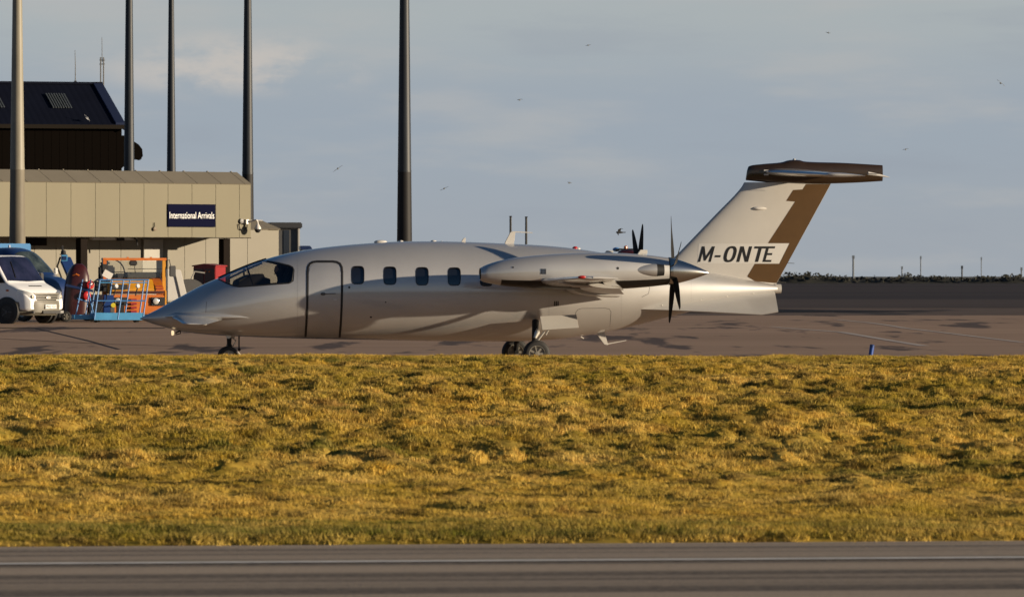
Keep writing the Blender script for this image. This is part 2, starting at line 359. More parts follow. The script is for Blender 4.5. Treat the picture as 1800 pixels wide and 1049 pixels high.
def grass_mat(name, translucent):
    m = bpy.data.materials.new(name); m.use_nodes = True; nt = m.node_tree; nt.nodes.clear(); N = nt.nodes.new; L = nt.links.new
    geo = N('ShaderNodeNewGeometry'); oi = N('ShaderNodeObjectInfo')
    def nz(scale, detail=4, rough=0.6, loc=(0, 0, 0)):
        s = N('ShaderNodeMapping'); s.inputs['Scale'].default_value = scale; s.inputs['Location'].default_value = loc; L(geo.outputs['Position'], s.inputs[0])
        n = N('ShaderNodeTexNoise'); n.inputs['Scale'].default_value = 1; n.inputs['Detail'].default_value = detail; n.inputs['Roughness'].default_value = rough
        L(s.outputs[0], n.inputs['Vector']); return n.outputs['Fac']
    def mr(x, a, c, lo=0, hi=1):
        n = N('ShaderNodeMapRange'); L(x, n.inputs[0])
        for i, q in enumerate((a, c, lo, hi)): n.inputs[i+1].default_value = q
        return n.outputs[0]
    def mix(f, a, c):
        n = N('ShaderNodeMix'); n.data_type = 'RGBA'; L(f, n.inputs[0])
        for s, x in ((n.inputs[6], a), (n.inputs[7], c)):
            if isinstance(x, tuple): s.default_value = (*x, 1)
            else: L(x, s)
        return n.outputs[2]
    straw, gold, olive, green, brown = (0.68, 0.47, 0.125), (0.58, 0.37, 0.05), (0.30, 0.23, 0.025), (0.08, 0.10, 0.014), (0.25, 0.12, 0.03)
    straw, gold, olive, green, brown = (tuple(c*0.97 for c in q) for q in (straw, gold, olive, green, brown))
    c = mix(mr(nz((0.9, 0.22, 1)), 0.35, 0.65), gold, straw)
    c = mix(mr(nz((0.35, 0.13, 1), 5, 0.6, (5, 2, 0)), 0.48, 0.64, 0, 0.8), c, olive)
    c = mix(mr(nz((1.7, 0.9, 1), 4, 0.6, (1, 7, 0)), 0.54, 0.66, 0, 0.65), c, brown)
    c = mix(mr(nz((0.025, 0.7, 1), 4, 0.6, (2, 8, 0)), 0.46, 0.60, 0, 0.55), c, olive)
    c = mix(mr(nz((2.2, 1.5, 1), 5, 0.7, (3, 3, 0)), 0.50, 0.61, 0, 0.82), c, (0.075, 0.05, 0.014))  # dark mottling painted in for shaded pockets between the tussocks
    c = mix(mr(nz((0.05, 0.22, 1), 6, 0.68, (9, 3.50, 0)), 0.535, 0.62, 0, 0.9), c, green)
    if translucent:
        c = mix(mr(oi.outputs['Random'], 0, 1, 0, 0.3), c, (0.66, 0.46, 0.16))
    else: c = mix(mr(nz((3, 3, 1)), 0, 1, 0.2, 0.6), c, (0.10, 0.06, 0.02))
    o = N('ShaderNodeOutputMaterial'); d = N('ShaderNodeBsdfDiffuse'); L(c, d.inputs[0])
    if translucent:
        t = N('ShaderNodeBsdfTranslucent'); L(c, t.inputs[0]); mx = N('ShaderNodeMixShader'); mx.inputs[0].default_value = 0.2
        L(d.outputs[0], mx.inputs[1]); L(t.outputs[0], mx.inputs[2]); L(mx.outputs[0], o.inputs[0])
    else: L(d.outputs[0], o.inputs[0])
    return m
M['grass'] = grass_mat('dry_grass', True)
M['turf'] = grass_mat('turf_soil', False)

# ------------------------------------------------------------------ the ground
SK = 0.15    # the runway, verge and apron edge run away to the right at this slope
def sheet(name, xs, ys, zf, m, skew=SK):
    X, Y = np.meshgrid(np.array(xs, float), np.array(ys, float), indexing='ij')
    Yw = Y+skew*X; Z = zf(X, Y, Yw); nx, ny = X.shape
    v = np.stack([X, Yw, Z], -1).reshape(-1, 3); i = np.arange(nx*ny).reshape(nx, ny)
    q = np.stack([i[:-1, :-1], i[1:, :-1], i[1:, 1:], i[:-1, 1:]], -1).reshape(-1, 4)
    me = bpy.data.meshes.new(name); me.vertices.add(len(v)); me.vertices.foreach_set('co', v.ravel())
    me.loops.add(q.size); me.loops.foreach_set('vertex_index', q.ravel()); me.polygons.add(len(q))
    me.polygons.foreach_set('loop_start', np.arange(len(q))*4); me.update(calc_edges=True); me.validate()
    me.materials.append(m); me.polygons.foreach_set('use_smooth', [True]*len(q))
    o = bpy.data.objects.new(name, me); COL.objects.link(o); return o, v
gz = np.vectorize(ground_z)
structure(sheet('runway', np.linspace(-400, 400, 41), [-60, -20, 10, 25, 38, 44.65], lambda X, Y, W: X*0-0.03, M['runway'])[0])
structure(sheet('runway_edge_line', np.linspace(-400, 400, 81), [41.86, 42.08], lambda X, Y, W: X*0-0.026, M['line_white'])[0])
ay = np.concatenate([np.linspace(112, 210, 50), np.linspace(215, 320, 8)])
structure(sheet('apron', np.linspace(-300, 300, 31), ay, lambda X, Y, W: gz(Y), M['apron'], 0.0)[0])
structure(sheet('far_asphalt', np.linspace(-1200, 1200, 31), [299.95, 420, 600, 900, 1400], lambda X, Y, W: X*0+0.358, M['asphalt_far'], 0.0)[0])
M['old_tarmac'] = streak_mat('old_tarmac', (0.16, 0.11, 0.078), (0.12, 0.084, 0.062), (0.20, 0.14, 0.10), R(2), 0.02, 0.05, stain=(0.05, 0.04, 0.035), stain_scale=(0.25, 0.03), fine=0.1, spec=0.08)
structure(sheet('old_tarmac', np.linspace(-300, 300, 31), [238, 262, 299.9], lambda X, Y, W: X*0+0.354, M['old_tarmac'], 0.06)[0])
M['mid_tarmac'] = streak_mat('mid_tarmac', (0.095, 0.070, 0.056), (0.07, 0.054, 0.047), (0.125, 0.09, 0.07), R(2), 0.01, 0.03, fine=0.1, spec=0.06)
structure(sheet('weathered_tarmac', np.linspace(-300, 300, 31), [296, 340, 399.9], lambda X, Y, W: X*0+0.3595, M['mid_tarmac'], -0.10)[0])
structure(sheet('far_field', np.linspace(-9000, 9000, 31), [1399.9, 2500, 5000, 9000, 15000], lambda X, Y, W: X*0+0.34, M['hedge'], 0.0)[0])
structure(sheet('ground', np.linspace(-9000, 9000, 31), [-3000, -500, 0, 500, 1390], lambda X, Y, W: X*0-0.6, M['turf'], 0.0)[0])
strip_pts = [(-8, 250), (2, 250), (9, 254), (17.2, 264), (12, 276), (8, 300), (3, 338), (-8, 345)]
structure(MB().add([(x, y, 0.362) for x, y in strip_pts], [tuple(range(8))]).build('dark_ground_strip', M['ground_dark']))  # near-black tapering patch laid over the far ground

VX = np.arange(-26, 26.01, 0.09); VY = np.arange(44.6, 118.0, 0.10)
def verge_z(X, Y, W):
    b = np.interp(Y, [44.6, 44.9, 46.3, 47.8, 50, 54, 58, 62, 66, 75, 90, 102, 109, 112, 114, 118], [-.045, .0, .04, .0, .045, .05, .0, -.02, .03, .11, .24, .345, .385, .39, .28, -.03])
    rough = np.interp(Y, [44.6, 45.8, 50, 55, 60, 70, 90, 104, 111, 118], [.02, .04, .07, .12, .19, .22, .22, .16, .06, .01])
    n = vnoise(X*0.9, Y*0.7, 1)*0.15+vnoise(X*1.7+5, Y*2.0, 2)*0.6+vnoise(X*3.2, Y*3.8+3, 3)*0.9+vnoise(X*6.0+1, Y*5.0, 6)*0.6
    big = vnoise(X*0.16+9, Y*0.22, 4)*np.interp(Y, [44, 56, 70, 100, 108], [0.02, .03, .06, .05, .0])
    return b+rough*n+big-0.0030*X*np.interp(Y, [60, 110], [0, 1])
verge, vv = sheet('grass_verge', VX, VY, verge_z, M['turf']); structure(verge)
Ys = vv[:, 1]-SK*vv[:, 0]
inside = (np.abs(vv[:, 0]) < 0.0763*vv[:, 1]+6.0).astype(float)
patch = vnoise(vv[:, 0]*0.55+2, vv[:, 1]*0.35, 8)
dens = inside*np.interp(Ys, [44.6, 44.85, 113.5, 115], [0, 1, 1, 0])*np.clip(1.0-0.9*np.maximum(patch-0.15, 0), 0.7, 1)
size = np.interp(Ys, [44.6, 45.4, 46.8, 55, 60, 80, 100, 112], [.50, .55, .36, .38, .48, .54, .52, .46])*(1+0.8*vnoise(vv[:, 0]*1.1, vv[:, 1]*0.9, 9))
for nm, arr in (('tuft_density', dens), ('tuft_size', size)):
    a = verge.data.attributes.new(nm, 'FLOAT', 'POINT'); a.data.foreach_set('value', arr.astype(np.float32))

def make_tufts():
    c = bpy.data.collections.new('tuft_sources')
    for k in range(7):
        r = random.Random(100+k); m = MB()
        for _ in range(24):
            a = r.uniform(0, 2*PI); d = r.uniform(0, 0.085); h = r.uniform(0.035, 0.10); w = r.uniform(0.006, 0.013)
            lean = r.uniform(0.2, 0.9)*h; la = r.uniform(0, 2*PI); p = Vector((math.cos(a)*d, math.sin(a)*d, -0.02))
            s = Vector((math.cos(la+PI/2), math.sin(la+PI/2), 0))*w/2; l = Vector((math.cos(la), math.sin(la), 0))
            q = p+Vector((0, 0, h*0.6))+l*lean*0.35; e = p+Vector((0, 0, h))+l*lean
            m.add([p-s, p+s, q+s*0.8, q-s*0.8, e], [(0, 1, 2, 3), (3, 2, 4)])
        me = bpy.data.meshes.new('tuft'); me.from_pydata(m.v, [], m.f); me.materials.append(M['grass'])
        c.objects.link(bpy.data.objects.new('tuft', me))
    return c
def grass_nodes(src, target, density):
    ng = bpy.data.node_groups.new('grass_scatter', 'GeometryNodeTree')
    ng.interface.new_socket('Geometry', in_out='INPUT', socket_type='NodeSocketGeometry')
    ng.interface.new_socket('Geometry', in_out='OUTPUT', socket_type='NodeSocketGeometry')
    N = ng.nodes.new; L = ng.links.new; out = N('NodeGroupOutput')
    oi = N('GeometryNodeObjectInfo'); oi.inputs['Object'].default_value = target; oi.transform_space = 'RELATIVE'
    dp = N('GeometryNodeDistributePointsOnFaces'); dp.distribute_method = 'RANDOM'; L(oi.outputs['Geometry'], dp.inputs['Mesh'])
    na = N('GeometryNodeInputNamedAttribute'); na.data_type = 'FLOAT'; na.inputs['Name'].default_value = 'tuft_density'
    mu = N('ShaderNodeMath'); mu.operation = 'MULTIPLY'; L(na.outputs['Attribute'], mu.inputs[0]); mu.inputs[1].default_value = density
    L(mu.outputs[0], dp.inputs['Density'])
    ci = N('GeometryNodeCollectionInfo'); ci.inputs['Collection'].default_value = src
    ci.inputs['Separate Children'].default_value = True; ci.inputs['Reset Children'].default_value = True
    ip = N('GeometryNodeInstanceOnPoints'); L(dp.outputs['Points'], ip.inputs['Points']); L(ci.outputs[0], ip.inputs['Instance'])
    ip.inputs['Pick Instance'].default_value = True
    rv = N('FunctionNodeRandomValue'); rv.data_type = 'FLOAT_VECTOR'; rv.inputs[0].default_value = (-0.15, -0.15, 0); rv.inputs[1].default_value = (0.15, 0.15, 6.283)
    L(rv.outputs[0], ip.inputs['Rotation'])
    ns = N('GeometryNodeInputNamedAttribute'); ns.data_type = 'FLOAT'; ns.inputs['Name'].default_value = 'tuft_size'
    rs = N('FunctionNodeRandomValue'); rs.data_type = 'FLOAT'; rs.inputs[2].default_value = 0.6; rs.inputs[3].default_value = 1.5
    m2 = N('ShaderNodeMath'); m2.operation = 'MULTIPLY'; L(ns.outputs['Attribute'], m2.inputs[0]); L(rs.outputs[1], m2.inputs[1])
    L(m2.outputs[0], ip.inputs['Scale']); L(ip.outputs[0], out.inputs[0]); return ng
gm = bpy.data.meshes.new('grass'); grass = bpy.data.objects.new('grass', gm); COL.objects.link(grass); gm.materials.append(M['grass'])
md = grass.modifiers.new('scatter', 'NODES'); md.node_group = grass_nodes(make_tufts(), verge, 240.0); stuff(grass)
tag(grass, 'rough straw-gold winter grass on the verge between runway and apron', 'grass')

def ground_strip(name, pts, w, m, dz=0.006):
    """painted line on the apron through ground points given as photo points"""
    P = []
    for px, py in pts:
        Y = 200.0
        for _ in range(40): Y = (EYE-ground_z(Y))*FOC/(py-HOR)
        P.append(Vector(((px-900)/FOC*Y, Y, 0)))
    L_, R_ = [], []
    Q = []
    for a, b in zip(P[:-1], P[1:]):
        n = 12
        Q += [a.lerp(b, i/n) for i in range(n)]
    Q.append(P[-1]); mb = MB()
    for i, p in enumerate(Q):
        t = (Q[min(i+1, len(Q)-1)]-Q[max(i-1, 0)]).normalized(); s = Vector((-t.y, t.x, 0))*w/2
        for k, lst in ((-1, L_), (1, R_)):
            q = p+s*k; lst.append((q.x, q.y, ground_z(q.y)+dz))
    n = len(Q); mb.add(L_+R_, [(i, i+1, n+i+1, n+i) for i in range(n-1)])
    return structure(mb.build(name, m))
ground_strip('apron_line', [(1358, 575), (1480, 591), (1625, 608)], 0.26, M['line_faded'])
ground_strip('apron_line', [(1470, 562), (1590, 577), (1800, 602)], 0.20, M['line_faded'])
ground_strip('apron_seam', [(-20, 580.5), (120, 579), (290, 577)], 1.2, M['asphalt_far'])
for a, b in (((6, 580.6), (32, 586)), ((146, 581.8), (160, 584.2))): ground_strip('apron_dash', [a, b], 0.30, M['line_yellow'], 0.012)
ground_strip('apron_joint', [(-10, 596), (170, 604), (420, 612)], 0.10, M['asphalt_far'])
ground_strip('apron_joint', [(60, 586), (160, 600), (210, 614)], 0.08, M['asphalt_far'])

# ------------------------------------------------------------------ the aircraft
YAW = R(8.3); CY, SY = math.cos(YAW), math.sin(YAW)
def U(px, py, v=0.0):
    """photo point on the plane's own upright lengthwise plane at side offset v -> (u, z)"""
    k = (px-900.0)/FOC; u = (k*(D+v*CY)+v*SY)/(CY-k*SY)
    return u, EYE+(HOR-py)*(D+u*SY+v*CY)/FOC
plane = thing('aircraft', 'silver twin pusher propeller aircraft with a brown and white T-tail, taxiing', 'aircraft', (0, D, 0), YAW)

top_px = [(246, 559), (252, 556.3), (262, 551), (278, 543), (297, 532.3), (320, 520), (350, 503.5), (383, 488.8), (420, 472.5), (453, 459.8), (484, 450.5), (528, 441), (570, 434.7), (640, 428), (709, 424.3), (761, 424), (815, 425), (897, 428.3), (947, 430.8), (996, 435), (1043, 441.5), (1117, 455), (1162, 463), (1250, 479), (1320, 492.5), (1372, 502)]
bot_px = [(246, 560.5), (252, 562.6), (266, 568), (290, 575), (318, 582), (360, 587.5), (397, 590), (453, 592.6), (532, 595), (640, 597), (724, 598.5), (848, 600), (894, 600), (969, 597), (1018, 590.7), (1068, 582.8), (1117, 572), (1162, 560.5), (1250, 539), (1320, 523.5), (1372, 513)]
mid_px = [(246, 559.8), (278, 558.5), (320, 553), (360, 546.5), (420, 537), (484, 525), (570, 515.5), (640, 512), (900, 512), (1018, 512), (1117, 511), (1250, 509), (1372, 507.5)]
wid_px = [(246, 0.008), (252, 0.05), (262, 0.12), (278, 0.21), (297, 0.30), (320, 0.40), (350, 0.52), (383, 0.635), (420, 0.74), (453, 0.815), (484, 0.87), (528, 0.92), (570, 0.955), (640, 0.975), (900, 0.975), (969, 0.96), (1018, 0.93), (1068, 0.88), (1117, 0.80), (1162, 0.71), (1250, 0.48), (1320, 0.25), (1372, 0.07)]
fT = pchip([U(*p)[0] for p in top_px], [U(*p)[1] for p in top_px])
fB = pchip([U(*p)[0] for p in bot_px], [U(*p)[1] for p in bot_px])
fM = pchip([U(*p)[0] for p in mid_px], [U(*p)[1] for p in mid_px])
fW = pchip([U(p[0], 500)[0] for p in wid_px], [p[1] for p in wid_px])
U0, U1 = U(246, 559)[0], U(1372, 505)[0]
NE = 2.12
def fus_side(u, z):
    """half width of the fuselage at (u, z)"""
    c = fM(u); h = (fT(u)-c) if z > c else (c-fB(u)); h = max(h, 1e-4)
    t = min(abs(z-c)/h, 1.0); return fW(u)*(1-t**NE)**(1/NE)
def ring(u, n=72, k=1.0):
    c, t, b, w = fM(u), fT(u), fB(u), fW(u); out = []
    for i in range(n):
        a = 2*PI*i/n; ca, sa = math.cos(a), math.sin(a)
        y = math.copysign(abs(ca)**(2/NE), ca)*w; z = math.copysign(abs(sa)**(2/NE), sa)
        out.append((u, y*k, c+z*k*((t-c) if z > 0 else (c-b))))
    return out
us = [U0+(U1-U0)*(0.5*(1-math.cos(PI*min(i/60, 1))) if i < 30 else i/60.0) for i in range(61)]
us = sorted(set(list(np.linspace(U0, U0+0.5, 9))+list(np.linspace(U0+0.5, U1, 100))))
def S(px, py, off=0.004, side=-1):
    """photo point -> point on the near flank of the fuselage, off metres proud of it"""
    v = -0.9
    for _ in range(6):
        u, z = U(px, py, v); v = -fus_side(u, z)-off
    return (u, v if side < 0 else -v, z)
win_poly = [(383.5, 490.5), (398, 497.5), (410, 502), (420, 503.8), (450, 502), (477, 499.8), (508, 497.6), (513, 494), (515.8, 474), (514, 469.5), (509, 466.8), (489, 462), (467, 458), (462, 440), (370, 470)]
M['reveal'] = mat('window_reveal', (0.10, 0.095, 0.09), 0.5)
CABIN = ((629, 483.5), (685.5, 484.5), (742, 485.5), (798.5, 486), (855, 487))
def make_fuselage():
    m = MB().loft([ring(u) for u in us], True, True)
    body = m.build('fuselage', M['silver'], plane)
    body.data.materials.append(M['cockpit'])
    shell = MB().loft([ring(u, 72, 0.996) for u in us], True, True).build('cockpit_glass', M['cockpit_glass'], plane)
    shell.data.materials.append(M['cockpit'])
    cut = MB().prism(win_poly, lambda p, t: (U(p[0], p[1], -0.55)[0], t, U(p[0], p[1], -0.55)[1]), -1.6, 1.6).build('cutter', M['cockpit'])
    cut.parent = plane
    for o, op in ((body, 'DIFFERENCE'), (shell, 'INTERSECT')):
        b = o.modifiers.new('cut', 'BOOLEAN'); b.operation = op; b.object = cut; b.solver = 'EXACT'; b.material_mode = 'TRANSFER'
        me = applied(o); o.modifiers.clear(); o.data = me; me.name = o.name; finish(me, 35)
    bm = bmesh.new(); bm.from_mesh(shell.data); slots = [s.name for s in shell.data.materials]
    kill = [f for f in bm.faces if slots[f.material_index] != 'cockpit_glass']
    bmesh.ops.delete(bm, geom=kill, context='FACES'); bm.to_mesh(shell.data); bm.free()
    bpy.data.objects.remove(cut)
    wc = MB()
    for cx, cy in CABIN:
        for sd in (-1, 1):
            rg = []
            for off in (0.06, -0.035):
                rg.append([S(cx+11.6*0.93*math.copysign(abs(math.cos(t))**0.5, math.cos(t)), cy+16.3*0.93*math.copysign(abs(math.sin(t))**0.5, math.sin(t)), off, sd) for t in np.linspace(0, 2*PI, 28, endpoint=False)])
            wc.loft(rg, True, True)
    cut = wc.build('cutter', M['reveal'], plane)
    b = body.modifiers.new('cut', 'BOOLEAN'); b.operation = 'DIFFERENCE'; b.object = cut; b.solver = 'EXACT'; b.material_mode = 'TRANSFER'
    me = applied(body); body.modifiers.clear(); body.data = me; me.name = 'fuselage'; finish(me, 35); bpy.data.objects.remove(cut)
    return body, shell
body, cockpit_glass = make_fuselage()
fus = body
# window posts and black surround of the cockpit glazing
def strip_on_body(path, w, off, closed=False, side=-1, ridge=0.006):
    n = len(path); a, b, c = [], [], []; P = [Vector(p) for p in path]
    for i in range(n):
        t = (P[(i+1) % n]-P[i-1]) if closed else (P[min(i+1, n-1)]-P[max(i-1, 0)])
        t.normalize(); nrm = Vector((-t.y, t.x))*w/2
        a.append(S(P[i].x+nrm.x, P[i].y+nrm.y, off, side)); b.append(S(P[i].x-nrm.x, P[i].y-nrm.y, off, side)); c.append(S(P[i].x, P[i].y, off+ridge, side))
    m = MB(); rng = range(n if closed else n-1)
    m.add(a+c+b, [(i, (i+1) % n, n+(i+1) % n, n+i) for i in rng]+[(n+i, n+(i+1) % n, 2*n+(i+1) % n, 2*n+i) for i in rng])
    return m
def dense(path, step=4.0, closed=False):
    out = []; P = path+[path[0]] if closed else path
    for a, b in zip(P[:-1], P[1:]):
        n = max(1, int(math.dist(a, b)/step)); out += [(a[0]+(b[0]-a[0])*i/n, a[1]+(b[1]-a[1])*i/n) for i in range(n)]
    return out if closed else out+[P[-1]]
for sd in (-1, 1):
    strip_on_body(dense([(384, 490.5), (398, 497.5), (410, 502), (420, 503.8), (450, 502), (477, 499.8), (508, 497.6), (513, 494), (515.8, 474), (514, 469.5), (509, 466.8), (489, 462), (469, 458.6)]), 2.4, 0.002, side=sd).build('window_surround', M['black'], fus)
    strip_on_body(dense([(434, 468.5), (437, 478), (441, 489), (446, 501.5)]), 3.2, 0.0, side=sd).build('window_post', M['frame_dark'], cockpit_glass)
cp = [U(px, 0)[0] for px in np.linspace(384, 468, 14)]
MB().tube([(u, 0, fT(u)-0.008) for u in cp], 0.03, 6).build('centre_post', M['frame_dark'], cockpit_glass)
# cockpit furniture
def ub(px0, py0, px1, py1, v0, v1):
    a = U(px0, py0, (v0+v1)/2); b = U(px1, py1, (v0+v1)/2); return (a[0], v0, a[1]), (b[0], v1, b[1])
m = MB(); pl = [(412, 504.5), (415, 493), (436, 483), (458, 481), (460, 487), (470, 490), (470, 504.5)]
m.prism(pl, lambda p, t: (U(*p)[0], t, U(*p)[1]), -0.55, 0.55).build('instrument_panel', M['cockpit'], plane, 0.01)
for v in (-0.30, 0.30):
    m = MB(); pts = [(497, 504), (500, 488), (503, 478), (506, 470)]
    rings = []
    for (px, py), w, t in zip(pts, (0.21, 0.21, 0.19, 0.12), (0.06, 0.07, 0.06, 0.045)):
        u, z = U(px, py); rings.append([(u+t*math.cos(a), v+w*math.copysign(abs(math.sin(a))**0.6, math.sin(a)), z) for a in np.linspace(0, 2*PI, 16, endpoint=False)])
    m.loft(rings, True, True).build('pilot_seat', M['soft_black'], plane)
p = U(451, 496, -0.45); MB().box((p[0], -0.42, p[1]), (0.2, 0.12, 0.10)).build('chart', M['paper'], plane, 0.006)

def skin_mesh(verts, edges, radii, levels=2):
    me = bpy.data.meshes.new('figure'); me.from_pydata(verts, edges, [])
    o = bpy.data.objects.new('figure', me); COL.objects.link(o)
    o.modifiers.new('skin', 'SKIN'); 
    if not me.skin_vertices: 
        me.attributes.new('skin', 'FLOAT', 'POINT')
    for i, r in enumerate(radii):
        me.skin_vertices[0].data[i].radius = (r, r); me.skin_vertices[0].data[i].use_root = (i == 0)
    s = o.modifiers.new('smooth', 'SUBSURF'); s.levels = levels; s.render_levels = levels
    out = applied(o); bpy.data.objects.remove(o); return out
def make_pilot():
    u, z = U(488, 484); base = Matrix.Rotation(YAW, 4, 'Z')
    loc = Vector((0, D, 0))+base @ Vector((u+0.04, -0.30, z-0.62))
    p = thing('person', 'pilot in dark clothing and headset seated behind the cockpit side window', 'person', loc, YAW)
    V = [(0, 0, 0), (0, 0, .22), (-.01, 0, .44), (-.02, 0, .53), (-.03, 0, .60), (-.04, 0, .68), (-.035, 0, .77),
         (0, .19, .42), (-.10, .24, .20), (-.33, .18, .18), (-.41, .16, .19), (0, -.19, .42), (-.10, -.24, .20), (-.33, -.18, .18), (-.41, -.16, .19),
         (-.12, .09, -.02), (-.48, .11, .02), (-.52, .11, -.35), (-.12, -.09, -.02), (-.48, -.11, .02), (-.52, -.11, -.35)]
    E = [(0, 1), (1, 2), (2, 3), (3, 4), (4, 5), (5, 6), (2, 7), (7, 8), (8, 9), (9, 10), (2, 11), (11, 12), (12, 13), (13, 14), (0, 15), (15, 16), (16, 17), (0, 18), (18, 19), (19, 20)]
    rad = [.14, .15, .13, .055, .06, .10, .085, .075, .05, .038, .035, .075, .05, .038, .035, .085, .065, .05, .085, .065, .05]
    try: me = skin_mesh(V, E, rad)
    except Exception:
        mb = MB(); mb.ball((0, 0, .2), (.14, .2, .3)); mb.ball((-.04, 0, .7), (.1, .08, .12)); me = mb.build('x', None).data
    link('body', me, M['shirt'], p, 60)
    MB().ball((-.045, 0, .715), (.098, .078, .115), 16, 10).build('face', M['skin'], p)
    MB().ball((-.015, 0, .745), (.095, .084, .10), 16, 10).build('hair', M['soft_black'], p)
    mb = MB(); mb.tube([(-.02, .09*math.cos(a), .73+.125*math.sin(a)) for a in np.linspace(0, PI, 12)], .012, 6)
    for s in (-1, 1): mb.lathe((-.02, s*.075, .72), (0, s, 0), [(0, .035), (.03, .038), (.04, .025)], 12)
    mb.tube([(-.04, -.09, .70), (-.11, -.06, .655), (-.14, -.02, .65)], .006, 5)
    mb.build('headset', M['black'], p)
make_pilot()

# cabin windows, door, small panels
def rr_patch(cx, cy, a, b, n, r0, r1, off, side, rings=3):
    m = MB(); T = 28; vs = []; fs = []
    for j in range(rings+1):
        r = r0+(r1-r0)*j/rings
        for k in range(T):
            t = 2*PI*k/T; c, s = math.cos(t), math.sin(t)
            vs.append(S(cx+a*r*math.copysign(abs(c)**(2/n), c), cy+b*r*math.copysign(abs(s)**(2/n), s), off, side))
    for j in range(rings):
        for k in range(T): fs.append((j*T+k, j*T+(k+1) % T, (j+1)*T+(k+1) % T, (j+1)*T+k))
    if r0 == 0: pass
    return m.add(vs, fs)
for cx, cy in ((629, 483.5), (685.5, 484.5), (742, 485.5), (798.5, 486), (855, 487)):
    for sd in (-1, 1):
        f = rr_patch(cx, cy, 11.6, 16.3, 4.0, 0.915, 1.0, 0.004, sd).build('cabin_window', M['frame_dark'], plane)
        rr_patch(cx, cy, 11.6, 16.3, 4.0, 0.01, 0.94, -0.022, sd).build('pane', M['cabin_glass'], f)
dpath = dense([(537, 592.5), (538.5, 570), (540, 540), (540.5, 500), (540.5, 478), (541.5, 469), (544.5, 463.5), (550, 460.5), (557, 459.5), (585, 459.5), (592, 460.5), (597.5, 463.5), (600.5, 469), (601.5, 478), (601.5, 500), (600.5, 540), (599, 570), (597, 593)], 3)
door_poly = [(541.5, 590), (542.5, 540), (543, 480), (545, 470), (551, 464), (558, 462.5), (584, 462.5), (591, 464), (597, 470), (599, 480), (598.5, 540), (596.5, 590)]
door = decal(door_poly, lambda a, b: S(a, b, 0.003), 5).build('passenger_door', M['silver'], plane)
strip_on_body(dpath, 4.0, 0.004).build('door_seal', M['black'], door)
m = MB(); m.tube([S(567, 516.5, 0.012), S(590, 516, 0.012)], 0.008, 6); m.ball(S(568, 516.5, 0.01), (0.05, 0.01, 0.03)); m.build('handle', M['mid_grey'], door)
MB().box(S(589, 526.5, 0.004), (0.06, 0.01, 0.03)).build('placard', M['white'], door)
for px, py, r in ((614, 505, 0.022), (652, 557, 0.02), (678, 531, 0.014)):
    m = MB(); c = S(px, py, 0.002); m.lathe(c, (0, -1, 0), [(0, r), (0.006, r*0.8)], 10); m.build('port', M['frame_dark'], plane)
m = MB()
for k in range(3): m.box(S(975+k*3, 533, 0.003), (0.02, 0.01, 0.10))
m.build('vent', M['frame_dark'], plane)
for path in ([(1012, 575), (1012, 549), (1016, 544), (1022, 542), (1064, 541.5), (1071, 543), (1074, 548), (1072, 574)], [(1138, 500), (1142, 506), (1140, 516), (1128, 522)], [(363, 530), (362, 545), (361, 560)]):
    strip_on_body(dense(path), 0.8, 0.0006, ridge=0.0004).build('panel_seam', M['mid_grey'], fus)

M['seam'] = mat('seam_grey', (0.30, 0.29, 0.28), 0.5, 0.5)
for px, y0, y1 in ((523, 447, 588), (965, 512, 590), (1092, 508, 574), (1215, 482, 545)):
    strip_on_body(dense([(px, y0), (px, y1)], 5), 0.5, 0.0006, ridge=0.0004).build('panel_seam', M['seam'], fus)
MB().tube([(U(403, 490.5)[0], 0.36, U(403, 490.5)[1]), (U(437, 474)[0], 0.40, U(437, 474)[1])], 0.022, 6).build('lit_frame_bar', M['white'], plane)  # added white bars, sunlight on the far frame put into their colour
MB().tube([(U(441, 472)[0], 0.42, U(441, 472)[1]), (U(465, 462)[0], 0.42, U(465, 462)[1])], 0.022, 6).build('lit_frame_bar', M['white'], plane)
# generic lifting surface
def foil(n=18, t=0.12):
    xs = [(0.5*(1-math.cos(PI*i/n))) for i in range(n+1)]
    th = [5*t*(0.2969*math.sqrt(x)-0.1260*x-0.3516*x*x+0.2843*x**3-0.1036*x**4) for x in xs]
    return [(x, y) for x, y in zip(xs, th)]+[(x, -y) for x, y in list(zip(xs, th))[-2:0:-1]]
def surface(sections, x1=1.0, x0=0.0):
    """sections: (v, u_leading, chord, z, thickness, drop of trailing edge)"""
    rings = []
    for v, ul, c, z, t, dz in sections:
        rr = []
        for x, y in foil(18, t):
            x = min(max(x, x0), x1); rr.append((ul+x*c, v, z+y*c-dz*x))
        rings.append(rr)
    return MB().loft(rings, True, True)
NV = 2.05
zw_r = U(952, 494, -2.3)[1]; dih = 0.014
def wz(v): return zw_r+(abs(v)-2.3)*dih
def wsec(v, s):
    if v <= 2.3: ul = -0.05+(0.23+0.05)*v/2.3; c = 1.85+(1.47-1.85)*v/2.3
    else: ul = 0.23; c = 1.47+(0.62-1.47)*(v-2.3)/4.7
    return ul, c
